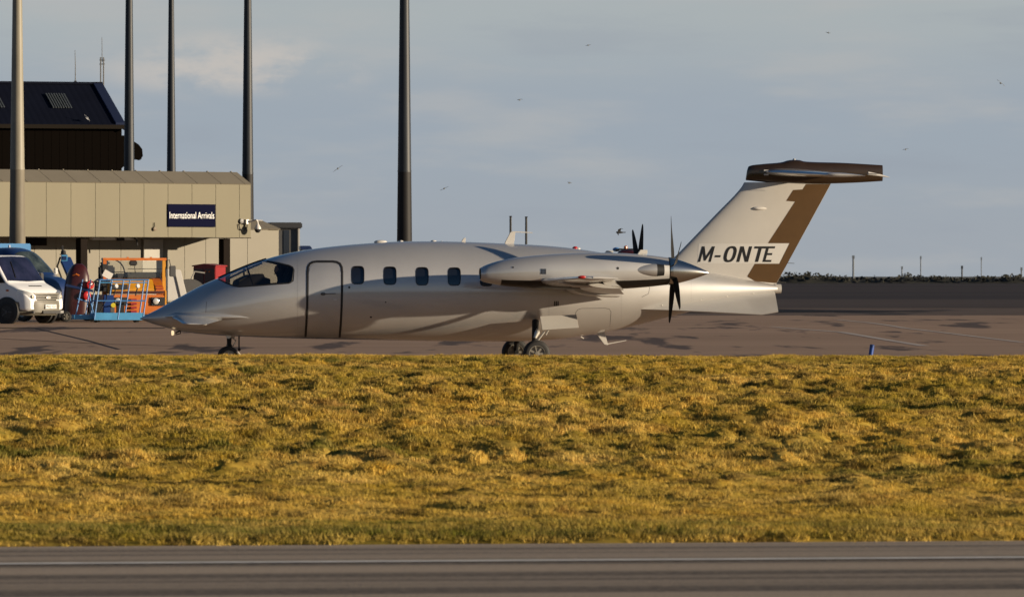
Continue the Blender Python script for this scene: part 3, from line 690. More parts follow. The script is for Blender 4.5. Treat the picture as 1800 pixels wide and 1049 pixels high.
for s in (-1, 1):
    secs = []
    for v in (0.0, 1.0, 2.05, 2.5, 4.0, 5.5, 6.8):
        ul, c = wsec(v, s); secs.append((s*v, ul, c, wz(v), 0.125, 0.03*c))
    for dv, k in ((6.93, 0.93), (6.99, 0.8), (7.01, 0.55)):
        ul, c = wsec(6.8, s); secs.append((s*dv, ul+0.62*(1-k)*0.35, c*k, wz(7), 0.125*k, 0.02))
    w = surface(secs).build('wing', M['silver'], plane, angle=50)
    # outer and inner slotted flaps, lowered
    for v0, v1 in ((2.5, 5.0), (1.0, 1.65)):
        for nm, du, dz, ch, dr in (('flap', -0.22, 0.06, 0.47, 0.12), ('flap_vane', -0.62, 0.13, 0.87, 0.13)):
            se = []
            for v in (v0, v1):
                ul, c = wsec(v, s); k = c/1.47
                se.append((s*v, ul+c+du*k-0.12*k, ch*k, wz(v)-dz*k, 0.34 if nm == 'flap' else 0.13, dr*k))
            surface(se).build(nm, M['silver_fin'], w, angle=50)
    ul, c = wsec(6.8, s); m = MB(); m.ball((ul+0.05, s*6.99, wz(7)+0.01), (0.08, 0.035, 0.03)); m.build('navigation_light', M['red_lamp'] if s < 0 else M['lens'], w)
    m = MB(); m.tube([(ul+0.25, s*7.0, wz(7)), (ul+0.50, s*7.0, wz(7)-0.01), (ul+0.72, s*7.0, wz(7)-0.015)], [0.02, 0.022, 0.006], 8); m.build('tip_fairing', M['white'], w)
    m = MB(); m.tube([(0.21, s*4.6, wz(4.6)-0.05), (0.5, s*4.6, wz(4.6)-0.11), (1.25, s*4.6, wz(4.6)-0.13)], [0.01, 0.04, 0.02], 8); m.build('flap_track', M['silver'], w)

# foreplane
for s in (-1, 1):
    r = U(302, 557, -0.30); t = U(322, 568.5, -1.60); te = U(364, 571.5, -1.60)
    u0, z0 = r; c0 = U(398, 557, -0.30)[0]-u0; c1 = te[0]-t[0]
    secs = [(s*0.18, u0-0.10, c0+0.12, z0+0.0, 0.13, 0.02), (s*0.35, u0, c0, z0-0.01, 0.13, 0.02), (s*1.0, (u0+t[0])/2, (c0+c1)/2, (z0+t[1])/2, 0.125, 0.02), (s*1.55, t[0], c1, t[1], 0.12, 0.015), (s*1.62, t[0]+0.03, c1*0.9, t[1]-0.004, 0.09, 0.01), (s*1.64, t[0]+0.08, c1*0.6, t[1]-0.006, 0.06, 0.01)]
    fp = surface(secs).build('foreplane', M['silver'], plane, angle=50)
    m = MB(); rings = []
    for px, py, w, h in ((292, 556.5, 0.03, 0.02), (310, 555.5, 0.10, 0.07), (345, 555.5, 0.13, 0.085), (385, 556, 0.10, 0.06), (420, 557, 0.05, 0.03), (441, 558.5, 0.01, 0.006)):
        u, z = U(px, py, -0.45); v = fus_side(u, z)-0.02
        rings.append([(u, s*(v+w*math.cos(a)), z+h*math.sin(a)) for a in np.linspace(0, 2*PI, 16, endpoint=False)])
    m.loft(rings, True, True).build('root_fairing', M['silver'], fp, angle=60)
    c = (te[0]-0.02, s*1.2, t[1]-0.02); MB().ball(c, (0.06, 0.03, 0.018)).build('hinge_cover', M['lens'], fp)

# nacelles
nt_px = [(845, 470.5), (850, 467.5), (856, 465), (882, 457.3), (919, 451.4), (969, 447), (1008, 445), (1055, 444), (1093, 445), (1130, 447.3), (1173, 452.5)]
nb_px = [(845, 493), (850, 495.5), (865, 499), (890, 503), (944, 506.4), (1018, 509), (1093, 507.5), (1130, 505), (1173, 500.5)]
nT = pchip([U(p[0], p[1], -NV)[0] for p in nt_px], [U(p[0], p[1], -NV)[1] for p in nt_px])
nB = pchip([U(p[0], p[1], -NV)[0] for p in nb_px], [U(p[0], p[1], -NV)[1] for p in nb_px])
nW = pchip([U(px, 480, -NV)[0] for px in (845, 850, 856, 882, 919, 969, 1055, 1093, 1130, 1173)], [0.155, 0.185, 0.205, 0.27, 0.325, 0.36, 0.37, 0.36, 0.335, 0.268])
nu0, nu1 = U(845, 480, -NV)[0], U(1173, 480, -NV)[0]
def nring(u, v0, k=1.0, n=48):
    t, b, w = nT(u), nB(u), nW(u); c, h = (t+b)/2, (t-b)/2; out = []
    e = 2.25
    for i in range(n):
        a = 2*PI*i/n; ca, sa = math.cos(a), math.sin(a)
        out.append((u, v0+k*w*math.copysign(abs(ca)**(2/e), ca), c+k*h*math.copysign(abs(sa)**(2/e), sa)))
    return out
def n_side(u, z):
    c, h = (nT(u)+nB(u))/2, (nT(u)-nB(u))/2; t = min(abs(z-c)/h, 1); return nW(u)*(1-t**2.25)**(1/2.25)
for s in (-1, 1):
    v0 = s*NV; nus = np.linspace(nu0, nu1, 60); cut_u = U(881, 490, -NV)[0]
    full = [nring(u, v0) for u in nus]; up = MB(); lo = MB(); n = 48
    low_idx = set(range(28, 44))
    for i in range(len(nus)-1):
        for k in range(n):
            q = [full[i][k], full[i][(k+1) % n], full[i+1][(k+1) % n], full[i+1][k]]
            zc = sum(p[2] for p in q)/4; um = (nus[i]+nus[i+1])/2
            (lo if (k in low_idx and um > cut_u) else up).add(q, [(0, 1, 2, 3)])
    # intake: rolled lip, dark throat
    up.loft([full[0], nring(nu0-0.015, v0, 0.95), nring(nu0-0.005, v0, 0.88)])
    def merged(mb, nm, mt, par):
        o = mb.build(nm, mt, par, recalc=False, angle=50)
        bm = bmesh.new(); bm.from_mesh(o.data); bmesh.ops.remove_doubles(bm, verts=bm.verts, dist=1e-5); bmesh.ops.recalc_face_normals(bm, faces=bm.faces); bm.to_mesh(o.data); bm.free()
        finish(o.data, 50); return o
    nac = merged(up, 'nacelle', M['silver'], plane); merged(lo, 'lower_cowl', M['cowl_dark'], nac)
    th = MB().loft([nring(nu0-0.006, v0, 0.90), [(p[0]+0.06, p[1], p[2]) for p in nring(nu0, v0, 0.80)], [(p[0]+0.3, p[1], p[2]) for p in nring(nu0, v0, 0.7)]], False, True)
    th.build('intake', M['black'], nac)
    c, h = (nT(nu1)+nB(nu1))/2, (nT(nu1)-nB(nu1))/2
    MB().lathe((nu1-0.01, v0, c), (1, 0, 0), [(0, h*0.97), (0.012, h*0.97)], 32).build('back_plate', M['black'], nac)
    for sd in (-1, 1):
        ua, ub_ = U(1099, 474, -2.4)[0], U(1155, 474, -2.4)[0]; ue = U(1168, 474, -2.4)[0]; zc = U(1120, 474.8, -2.4)[1]
        prof = [(t*(ub_-ua), 0.125*math.sin(min(t, 1)*PI/2)**0.75) for t in np.linspace(0.0, 1, 14)]
        vv_ = v0+sd*0.265
        ex = MB().lathe((ua, vv_, zc), (1, 0, 0), prof, 24, False, False).build('exhaust_stub', M['silver'], nac, angle=60)
        MB().lathe((ub_, vv_, zc), (1, 0, 0), [(0, .122), (ue-ub_, .105), (ue-ub_, .095), (0.02, .10)], 24, False, True).build('exhaust_outlet', M['black'], nac)
    # vents, ports, aerial blade
    def NS(px, py, off=0.003):
        v = -NV-0.3
        for _ in range(5):
            u, z = U(px, py, v); v = -NV-n_side(u, z)-off
        return (u, v if s < 0 else -v, z)
    m = MB()
    for k in range(4): m.box(NS(952+k*2.4, 477), (0.012, 0.008, 0.10))
    m.build('louvre', M['frame_dark'], nac)
    for px, py, r in ((902, 470, 0.018), (1086, 471.5, 0.026)):
        MB().lathe(NS(px, py, 0.0), (0, s, 0), [(0, r), (0.005, r*0.85)], 14).build('port', M['black'], nac)
    u, z = U(1120, 446, -NV); u2, z2 = U(1138, 446, -NV)
    m = MB(); m.prism([(u, z-0.01), (u+0.06, z+0.075), (u2, z+0.075), (u2-0.005, z-0.01)], lambda p, t: (p[0], v0+t, p[1]), -0.018, 0.018)
    m.build('cowl_scoop', M['white'], nac, 0.006)
    # propeller
    pc = (nT(nu1)+nB(nu1))/2; ps = U(1178, 478, -NV)[0]; pt, ptz = U(1246, 479.3, -NV)
    prof = []
    for t in np.linspace(0, 1, 24): prof.append((ps+(pt-ps)*t, 0.262*(1-t)**0.86*(1+0.18*t)+0.004))
    rings = [[(a, v0+r*math.cos(q), pc+(ptz-pc)*((a-ps)/(pt-ps))+r*math.sin(q)) for q in np.linspace(0, 2*PI, 40, endpoint=False)] for a, r in prof]
    rings.insert(0, [(nu1+0.02, p[1], p[2]) for p in rings[0]])
    sp = MB().loft(rings, True, True).build('propeller', M['spinner'], plane, angle=50)
    hub = Vector((U(1183, 478, -NV)[0], v0, pc))
    for k in range(5):
        ang = R(90)+k*2*PI/5+(R(-12) if s < 0 else R(31)); rings = []
        rd = Vector((0, math.cos(ang), math.sin(ang))); tg = Vector((0, -math.sin(ang), math.cos(ang)))*s; ax = Vector((1, 0, 0))
        for r, ch, tw in ((0.16, 0.09, 50), (0.26, 0.11, 44), (0.42, 0.15, 33), (0.62, 0.16, 24), (0.82, 0.145, 17), (0.98, 0.115, 12), (1.05, 0.08, 11), (1.08, 0.04, 10)):
            cd = tg*math.cos(R(tw))+ax*math.sin(R(tw)); nd = ax*math.cos(R(tw))-tg*math.sin(R(tw))
            rings.append([hub+rd*r+cd*(x-0.4)*ch+nd*y*ch for x, y in foil(8, 0.10)])
        MB().loft(rings, True, True).build('blade', M['blade'], sp, angle=60)

# tail fin
le_px = [(1150, 500), (1168, 470), (1191.5, 446), (1262, 373), (1296, 338), (1304, 328), (1310.5, 316)]; te_px = [(1364, 500), (1461, 323)]
fL = pchip([U(*p)[1] for p in le_px], [U(*p)[0] for p in le_px])
zA, zB = U(1364, 500)[1], U(1461, 321)[1]
def fte(z): return np.interp(z, [U(*te_px[0])[1], U(*te_px[1])[1]], [U(*te_px[0])[0], U(*te_px[1])[0]])
def fin_half(u, z):
    l, t = fL(z), fte(z); x = min(max((u-l)/(t-l), 0), 1)
    return (t-l)*5*0.085*(0.2969*math.sqrt(x)-0.1260*x-0.3516*x*x+0.2843*x**3-0.1036*x**4)
rings = []
for z in np.linspace(zA, zB, 26):
    l, t = fL(z), float(fte(z)); rings.append([(l+x*(t-l), y*(t-l), z) for x, y in foil(24, 0.085)])
fin = MB().loft(rings, True, True).build('tail_fin', M['silver_fin'], plane, angle=50)
def F(px, py, off, side=-1):
    v = -0.05
    for _ in range(4):
        u, z = U(px, py, v); v = -fin_half(u, z)-off
    return (u, v*(-side), z)
stripe1 = [(1417, 323.8), (1460, 323.8), (1403.5, 427.5), (1350, 427.5), (1397.5, 354.6), (1382, 353.2), (1394.4, 334), (1411, 333)]
stripe2 = [(1327, 463.5), (1384, 463.5), (1365, 497.5), (1328, 494.5), (1313.5, 486)]
stripe1b = [(1388, 427.5), (1403.5, 427.5), (1384, 463.5), (1370, 463.5)]
for sd in (-1, 1):
    for st in (stripe1, stripe2, stripe1b): decal(st, lambda a, b: F(a, b, 0.003, sd), 14).build('brown_stripe', M['brown'], fin)
band = mat('pale_band', (0.74, 0.72, 0.68), 0.45, 0.2)
decal([(1228, 428.3), (1386.5, 428.3), (1369.5, 462.8), (1226, 462.8)], lambda a, b: F(a, b, 0.0015), 14).build('registration_band', band, fin)
def ell(cx, cy, a, b, n=20): return [(cx+a*math.copysign(abs(math.cos(t))**0.8, math.cos(t)), cy+b*math.copysign(abs(math.sin(t))**0.8, math.sin(t))) for t in np.linspace(0, 2*PI, n, endpoint=False)]
def bold_letter(ch):
    """outline polygons (or ring) of a condensed bold capital in a unit cell"""
    if ch == 'M': return [[(0, 0), (0, 1), (.20, 1), (.5, .36), (.80, 1), (1, 1), (1, 0), (.82, 0), (.82, .62), (.56, .08), (.44, .08), (.18, .62), (.18, 0)]]
    if ch == '-': return [[(0, .30), (0, .43), (1, .43), (1, .30)]]
    if ch == 'N': return [[(0, 0), (0, 1), (.28, 1), (.75, .30), (.75, 1), (1, 1), (1, 0), (.73, 0), (.25, .70), (.25, 0)]]
    if ch == 'T': return [[(.37, 0), (.37, .86), (0, .86), (0, 1), (1, 1), (1, .86), (.63, .86), (.63, 0)]]
    if ch == 'E': return [[(0, 0), (0, 1), (1, 1), (1, .87), (.30, .87), (.30, .57), (.88, .57), (.88, .44), (.30, .44), (.30, .13), (1, .13), (1, 0)]]
for sd in (-1, 1):
    mm = MB()
    def put(x, y, x0, x1):
        px = x0+(x1-x0)*x+7.4*y if sd < 0 else 2590-(x0+(x1-x0)*x-7.4*(y-1))
        return F(px, 460.4-27.4*y, 0.006, sd)
    for ch, x0, x1 in (('M', 1226.8, 1249.5), ('-', 1254.0, 1264.0), ('O', 1269.5, 1290.5), ('N', 1294.5, 1315.0), ('T', 1319.5, 1340.5), ('E', 1340.5, 1355.5)):
        if ch == 'O':
            o, i = ell(.5, .5, .5, .52), ell(.5, .5, .24, .38); n = len(o)
            mm.add([put(x, y, x0, x1) for x, y in o+i], [(k, (k+1) % n, n+(k+1) % n, n+k) for k in range(n)])
        else:
            for pl_ in bold_letter(ch):
                d_ = decal(pl_, lambda x, y: put(x, y, x0, x1), 2); mm.add(d_.v, d_.f)
    mm.build('registration', M['letter'], fin, recalc=False)
m = MB(); a = U(1322, 366.5, -0.1); b = U(1348, 366.5, -0.1)
for sd in (-1, 1):
    rr = []
    for t, r in ((0, .006), (.15, .03), (.4, .042), (.8, .03), (1, .008)):
        u = a[0]+(b[0]-a[0])*t; h = fin_half(u, a[1]); rr.append([(u, sd*(h+r*math.cos(q)), a[1]+r*0.9*math.sin(q)) for q in np.linspace(0, 2*PI, 10, endpoint=False)])
    MB().loft(rr, True, True).build('antenna_pod', M['white'], fin)
# T-tail fairing and tailplane
bt = [(1311, 313), (1313, 300), (1316, 292.5), (1340, 288.5), (1374, 285.3), (1385, 282), (1394, 281), (1404, 281.3), (1414, 284), (1480, 286.3), (1551, 290.5)]
bb = [(1311, 317), (1330, 319), (1360, 321.8), (1410, 323.3), (1450, 323), (1500, 321.5), (1551, 318.5)]
gT = pchip([U(*p)[0] for p in bt], [U(*p)[1] for p in bt]); gB = pchip([U(*p)[0] for p in bb], [U(*p)[1] for p in bb])
gW = pchip([U(px, 300)[0] for px in (1311, 1316, 1335, 1370, 1420, 1480, 1551)], [0.02, 0.05, 0.11, 0.16, 0.17, 0.13, 0.05])
g0, g1 = U(1311, 300)[0], U(1551, 300)[0]; rings = []
for u in list(np.linspace(g0, g0+0.12, 6))+list(np.linspace(g0+0.15, g1, 40)):
    t, b, w = gT(u), gB(u), gW(u); c, h = (t+b)/2, (t-b)/2
    rings.append([(u, w*math.copysign(abs(math.cos(q))**0.8, math.cos(q)), c+h*math.copysign(abs(math.sin(q))**0.8, math.sin(q))) for q in np.linspace(0, 2*PI, 32, endpoint=False)])
bul = MB().loft(rings, True, True).build('tail_fairing', M['dark_brown'], plane, angle=50)
u, z = U(1396, 281); MB().lathe((u, 0, z-0.005), (0, 0, 1), [(0, .035), (.015, .03), (.03, .012)], 12).build('beacon', M['lens'], bul)
for s in (-1, 1):
    r = U(1346, 302.5, -0.12); rt = U(1480, 305, -0.12); t = U(1450, 307, -2.05); tt = U(1522, 309, -2.05)
    secs = [(0, r[0]-0.04, rt[0]-r[0]+0.05, r[1], 0.10, 0.03), (s*0.15, r[0], rt[0]-r[0], r[1], 0.10, 0.03)]
    for k in (0.3, 0.55, 0.8, 0.95): secs.append((s*(0.15+k*1.9), r[0]+(t[0]-r[0])*k, (rt[0]-r[0])*(1-k)+(tt[0]-t[0])*k, r[1]+(t[1]-r[1])*k, 0.10, 0.03))
    secs += [(s*2.05, t[0], (tt[0]-t[0]), t[1], 0.11, 0.02), (s*2.10, t[0]+0.06, (tt[0]-t[0])*0.88, t[1], 0.09, 0.02), (s*2.12, t[0]+0.18, (tt[0]-t[0])*0.6, t[1], 0.05, 0.01)]
    tp = surface(secs).build('tailplane', M['silver'], plane, angle=50)
    e0 = U(1526, 305, -1.9); m = MB(); m.tube([(e0[0], s*1.9, e0[1]), (e0[0]+0.25, s*1.9, e0[1]-0.04), (e0[0]+0.42, s*1.9, e0[1]-0.075)], [0.035, 0.022, 0.004], 8)
    m.build('elevator_horn', M['white'], tp)
    for v in (0.8, 1.4, 1.95):
        MB().tube([(rt[0]+(tt[0]-rt[0])*v/2.05, s*v, r[1]-0.05), (rt[0]+(tt[0]-rt[0])*v/2.05+0.30, s*v, r[1]-0.06)], 0.004, 4).build('static_wick', M['dark_grey'], tp)
for px, py in ((1347.5, 300), (1347.5, 307)):
    c = U(px, py, -0.17); MB().box((c[0], -gW(c[0])-0.0, c[1]), (0.09, 0.02, 0.03)).build('vent', M['white'], bul)
for px, py, L_ in ((1410, 393, 0.14), (1384, 462, 0.14), (1366, 495.5, 0.18)):
    u, z = U(px, py); MB().tube([(u-0.05, 0, z), (u+L_, 0, z-0.01)], 0.005, 4).build('static_wick', M['mid_grey'], fin)
# tail cone end, ventral fins
u, z = U(1362, 507.5); MB().lathe((u, 0, z), (1, 0, 0), [(0, .095), (.12, .09), (.125, .06)], 20).build('tail_cone', M['silver_fin'], plane)
for s in (-1, 1):
    pin = [(1124, 543), (1173, 535), (1246, 525.5), (1298, 518.5), (1362, 513)]; pout = [(1124, 544), (1180, 545.5), (1250, 548.5), (1339.5, 553), (1368, 547.7)]
    def vp(p, v): u, z = U(p[0], p[1], -v); return Vector((u, s*v, z))
    def vin(p):
        v = 0.5
        for _ in range(5):
            u, z = U(p[0], p[1], -v); v = max(fus_side(u, z)-0.03, 0.05)
        return v
    A = [vp(p, vin(p)) for p in pin]; B = [vp(p, min(0.70+0.50*(p[0]-1124)/240, 1.12)) for p in pout]
    B[0] = A[0]+Vector((0.0, s*0.01, -0.01))
    m = MB(); nrm = Vector((0, s*0.5, 0.5)); tk = 0.014
    vs = [a+nrm*tk for a in A]+[b+nrm*tk for b in B]+[a-nrm*tk for a in A]+[b-nrm*tk for b in B]; n = 5
    fs = [(i, i+1, n+i+1, n+i) for i in range(4)]+[(2*n+i, 3*n+i, 3*n+i+1, 2*n+i+1) for i in range(4)]+[(n+i, n+i+1, 3*n+i+1, 3*n+i) for i in range(4)]+[(4, 9, 19, 14), (0, 10, 15, 5)]+[(i, 2*n+i, 2*n+i+1, i+1) for i in range(4)]
    vf = m.add(vs, fs).build('ventral_fin', M['silver_fin'], plane)
    for k in (0.2, 0.45, 0.65, 0.85):
        i = min(int(k*4), 3); q = A[i].lerp(A[i+1], k*4-i); MB().ball(q+Vector((0, s*0.03, 0.01)), (0.02, 0.015, 0.02), 8, 6).build('rivet_cover', M['white'], vf)

# aerials, lights
def blade_aerial(pts, v=0.0, th=0.018, nm='antenna', mt='white', par=None):
    P = [U(*p) for p in pts]; MB().prism(P, lambda p, t: (p[0], v+t, p[1]), -th, th).build(nm, M[mt], par or plane, 0.006)
blade_aerial([(886, 431), (888, 425), (897, 408), (906, 406.5), (904, 424), (902, 431.5)])
a, b = U(900, 407.5), U(936, 409); MB().tube([(a[0], 0, a[1]), (b[0], 0, b[1])], [0.014, 0.009], 6).build('antenna', M['white'], plane)
blade_aerial([(1048, 582), (1050, 589), (1062, 605.5), (1069, 606.5), (1066, 596), (1062, 580)])
a, b = U(1064, 605), U(1101, 598); MB().tube([(a[0], 0, a[1]), (b[0], 0, b[1])], [0.014, 0.008], 6).build('antenna', M['white'], plane)
blade_aerial([(810, 426), (814, 419.5), (817, 417.5), (819, 419), (818, 426)], 0, 0.012)
for px, py, w, h in ((669, 425.5, 0.13, 0.04), (704.5, 424.6, 0.05, 0.025), (762, 424.3, 0.06, 0.025), (776, 424.5, 0.02, 0.012), (820, 426, 0.03, 0.01)):
    u, z = U(px, py); MB().ball((u, 0, z), (w, 0.06, h)).build('antenna_dome', M['white'], plane)
u, z = U(1011, 437); MB().ball((u, 0, z), (0.06, 0.05, 0.045)).build('beacon', M['red_lamp'], plane)
u, z = U(1016, 437.6); MB().ball((u, 0, z), (0.05, 0.05, 0.03)).build('beacon_base', M['white'], plane)
# taxi lamp under the nose
u, z = U(308, 585); m = MB(); m.lathe((u-0.03, -0.06, z), (-1, 0, 0), [(0.0, .035), (.03, .05), (.045, .045), (.05, .02)], 16); m.build('taxi_lamp', M['taxi_light'], plane)
m = MB(); m.tube([(u, -0.06, z), (u+0.09, -0.03, z+0.04)], 0.015, 6); m.tube([(u, -0.06, z-0.03), (u+0.10, -0.03, z-0.01), (u+0.10, -0.03, z+0.06)], 0.010, 6); m.build('lamp_bracket', M['gear_dark'], plane)
u, z = U(1020, 592); MB().tube([(u, -0.05, z), (u+0.06, -0.05, z-0.035)], 0.014, 6).build('drain_mast', M['white'], plane)

# landing gear
def wheel(cu, cv, cz, r, w, par):
    pr = [(-w/2, r*0.60), (-w/2*1.02, r*0.75), (-w/2*0.92, r*0.88), (-w/2*0.6, r*0.97), (0, r), (w/2*0.6, r*0.97), (w/2*0.92, r*0.88), (w/2*1.02, r*0.75), (w/2, r*0.60)]
    t = MB().lathe((cu, cv, cz), (0, 1, 0), pr, 36, False, False).build('tyre', M['tyre'], par, angle=50)
    m = MB().lathe((cu, cv, cz), (0, 1, 0), [(-w/2*0.98, r*0.62), (-w/2*0.98, r*0.56), (-w/2*0.55, r*0.52), (-w/2*0.5, r*0.2), (-w/2*0.95, r*0.17), (-w/2*0.98, r*0.08)], 28, False, True)
    m.lathe((cu, cv, cz), (0, 1, 0), [(w/2*0.98, r*0.62), (w/2*0.55, r*0.52), (w/2*0.5, r*0.1)], 28, False, True)
    for k in range(7):
        a = 2*PI*k/7; m.bar((cu+math.cos(a)*r*0.16, cv-w*0.36, cz+math.sin(a)*r*0.16), (cu+math.cos(a)*r*0.55, cv-w*0.36, cz+math.sin(a)*r*0.55), r*0.10, w*0.2)
    m.build('rim', M['rim'], par)
u0, z0 = U(401, 626, 0); rN = 0.195
ng = MB()
ng.tube([(u0+0.02, 0, z0), (u0+0.02, 0, z0+0.28), (u0+0.03, 0, z0+0.62)], [0.035, 0.045, 0.06], 12)
ng.box((u0+0.02, 0, z0+0.20), (0.09, 0.18, 0.06)); ng.tube([(u0, -0.14, z0), (u0, 0.14, z0)], 0.03, 10)
ng = ng.build('nose_gear', M['gear_dark'], plane)
m = MB(); m.tube([(u0+0.05, -0.03, z0+0.38), (u0+0.15, -0.03, z0+0.30), (u0+0.07, -0.03, z0+0.16)], 0.014, 6); m.tube([(u0+0.03, -0.06, z0+0.42), (u0+0.12, -0.06, z0+0.36)], 0.02, 8); m.lathe((u0+0.0, -0.07, z0+0.39), (0, -1, 0), [(0, .05), (.02, .05), (.02, .03)], 14); m.build('torque_link', M['gear'], ng)
for v in (-0.12, 0.12): wheel(u0, v, z0, rN, 0.11, ng)
g = MB(); g.box((u0+0.20, -0.10, z0+0.33), (0.025, 0.03, 0.36)); g.ball((u0+0.205, -0.10, z0+0.13), (0.03, 0.02, 0.03)); g.build('gear_door', M['gear_dark'], ng)
m = MB(); m.tube([(u0+0.155, -0.2, z0+0.09), (u0+0.22, -0.2, z0+0.02)], 0.018, 6); m.build('scraper', M['white'], ng)
for s in (-1, 1):
    uw, zw = U(943, 621.5, -1.42); rM = 0.265
    mg = MB(); mg.tube([(uw, s*1.30, zw), (uw-0.0, s*1.18, zw+0.25), (uw+0.06, s*0.90, zw+0.62)], [0.045, 0.055, 0.07], 10)
    mg.tube([(uw, s*1.45, zw), (uw, s*1.18, zw)], 0.04, 10)
    mg = mg.build('main_gear', M['gear_dark'], plane)
    m = MB(); m.tube([(uw-0.02, s*1.36, zw+0.30), (uw+0.03, s*1.33, zw+0.40), (uw+0.05, s*1.25, zw+0.46)], [0.03, 0.055, 0.03], 10)
    m.tube([(uw+0.03, s*1.34, zw+0.24), (uw+0.17, s*1.32, zw+0.42)], 0.016, 6); m.tube([(uw+0.20, s*1.30, zw+0.36), (uw+0.26, s*1.28, zw+0.46)], 0.014, 6)
    m.build('retraction_strut', M['gear'], mg)
    wheel(uw, s*1.42, zw, rM, 0.20, mg)
    def dp(px, py, v): u, z = U(px, py, -v); return Vector((u, s*v, z))
    a, b, c, d = dp(949, 556, 1.12), dp(1013, 553, 1.08), dp(1017.5, 576, 1.30), dp(953, 580, 1.36)
    n = Vector((0, 0.01*s, 0.004)); m = MB(); m.add([a+n, b+n, c+n, d+n, a-n, b-n, c-n, d-n], [(0, 1, 2, 3), (7, 6, 5, 4), (0, 4, 5, 1), (1, 5, 6, 2), (2, 6, 7, 3), (3, 7, 4, 0)])
    m.build('gear_door', M['silver_fin'], mg, 0.004)

# ------------------------------------------------------------------ vehicles
class CarBody:
    """box-like vehicle shell lofted along x: top and bottom height, half width per station"""
    def __init__(s, xs, zt, zb, w, n=5.0, tum=0.10):
        s.fT = pchip(xs, zt); s.fB = pchip(xs, zb); s.fW = pchip(xs, w); s.n = n; s.tum = tum; s.x0, s.x1 = xs[0], xs[-1]
    def dims(s, x): t, b = s.fT(x), s.fB(x); return (t+b)/2, (t-b)/2, s.fW(x)
    def tf(s, x, z):
        return 1-s.tum*max(0, (z-1.0))**1.3
    def ring(s, x, N=48):
        c, h, w = s.dims(x); out = []
        for i in range(N):
            a = 2*PI*i/N; ca, sa = math.cos(a), math.sin(a); z = c+h*math.copysign(abs(sa)**(2/s.n), sa)
            out.append((x, w*math.copysign(abs(ca)**(2/s.n), ca)*s.tf(x, z), z))
        return out
    def side(s, x, z):
        c, h, w = s.dims(x); t = min(abs(z-c)/h, 1); return w*(1-t**s.n)**(1/s.n)*s.tf(x, z)
    def top(s, x, y):
        c, h, w = s.dims(x); t = min(abs(y)/(w*s.tf(x, c+h)), 1); return c+h*(1-t**s.n)**(1/s.n)
    def shell(s, k=50): return MB().loft([s.ring(x) for x in np.linspace(s.x0, s.x1, k)], True, True)
def road_wheel(parent, x, y, r, w, rimm='rim'):
    g = MB().lathe((x, y, r), (0, 1, 0), [(-w/2, r*.62), (-w/2, r*.85), (-w/2*.8, r*.97), (0, r), (w/2*.8, r*.97), (w/2, r*.85), (w/2, r*.62)], 30, False, False).build('wheel', M['tyre'], parent, angle=50)
    sg = 1 if y > 0 else -1
    m = MB().lathe((x, y+sg*w*.3, r), (0, sg, 0), [(0, r*.63), (.02, r*.6), (.0, r*.5), (.01, r*.2), (.05, r*.15)], 24, True, True)
    for k in range(5):
        a = 2*PI*k/5; m.bar((x+math.cos(a)*r*.2, y+sg*w*.36, r+math.sin(a)*r*.2), (x+math.cos(a)*r*.58, y+sg*w*.36, r+math.sin(a)*r*.58), .05, .03)
    m.build('rim', M[rimm], g)

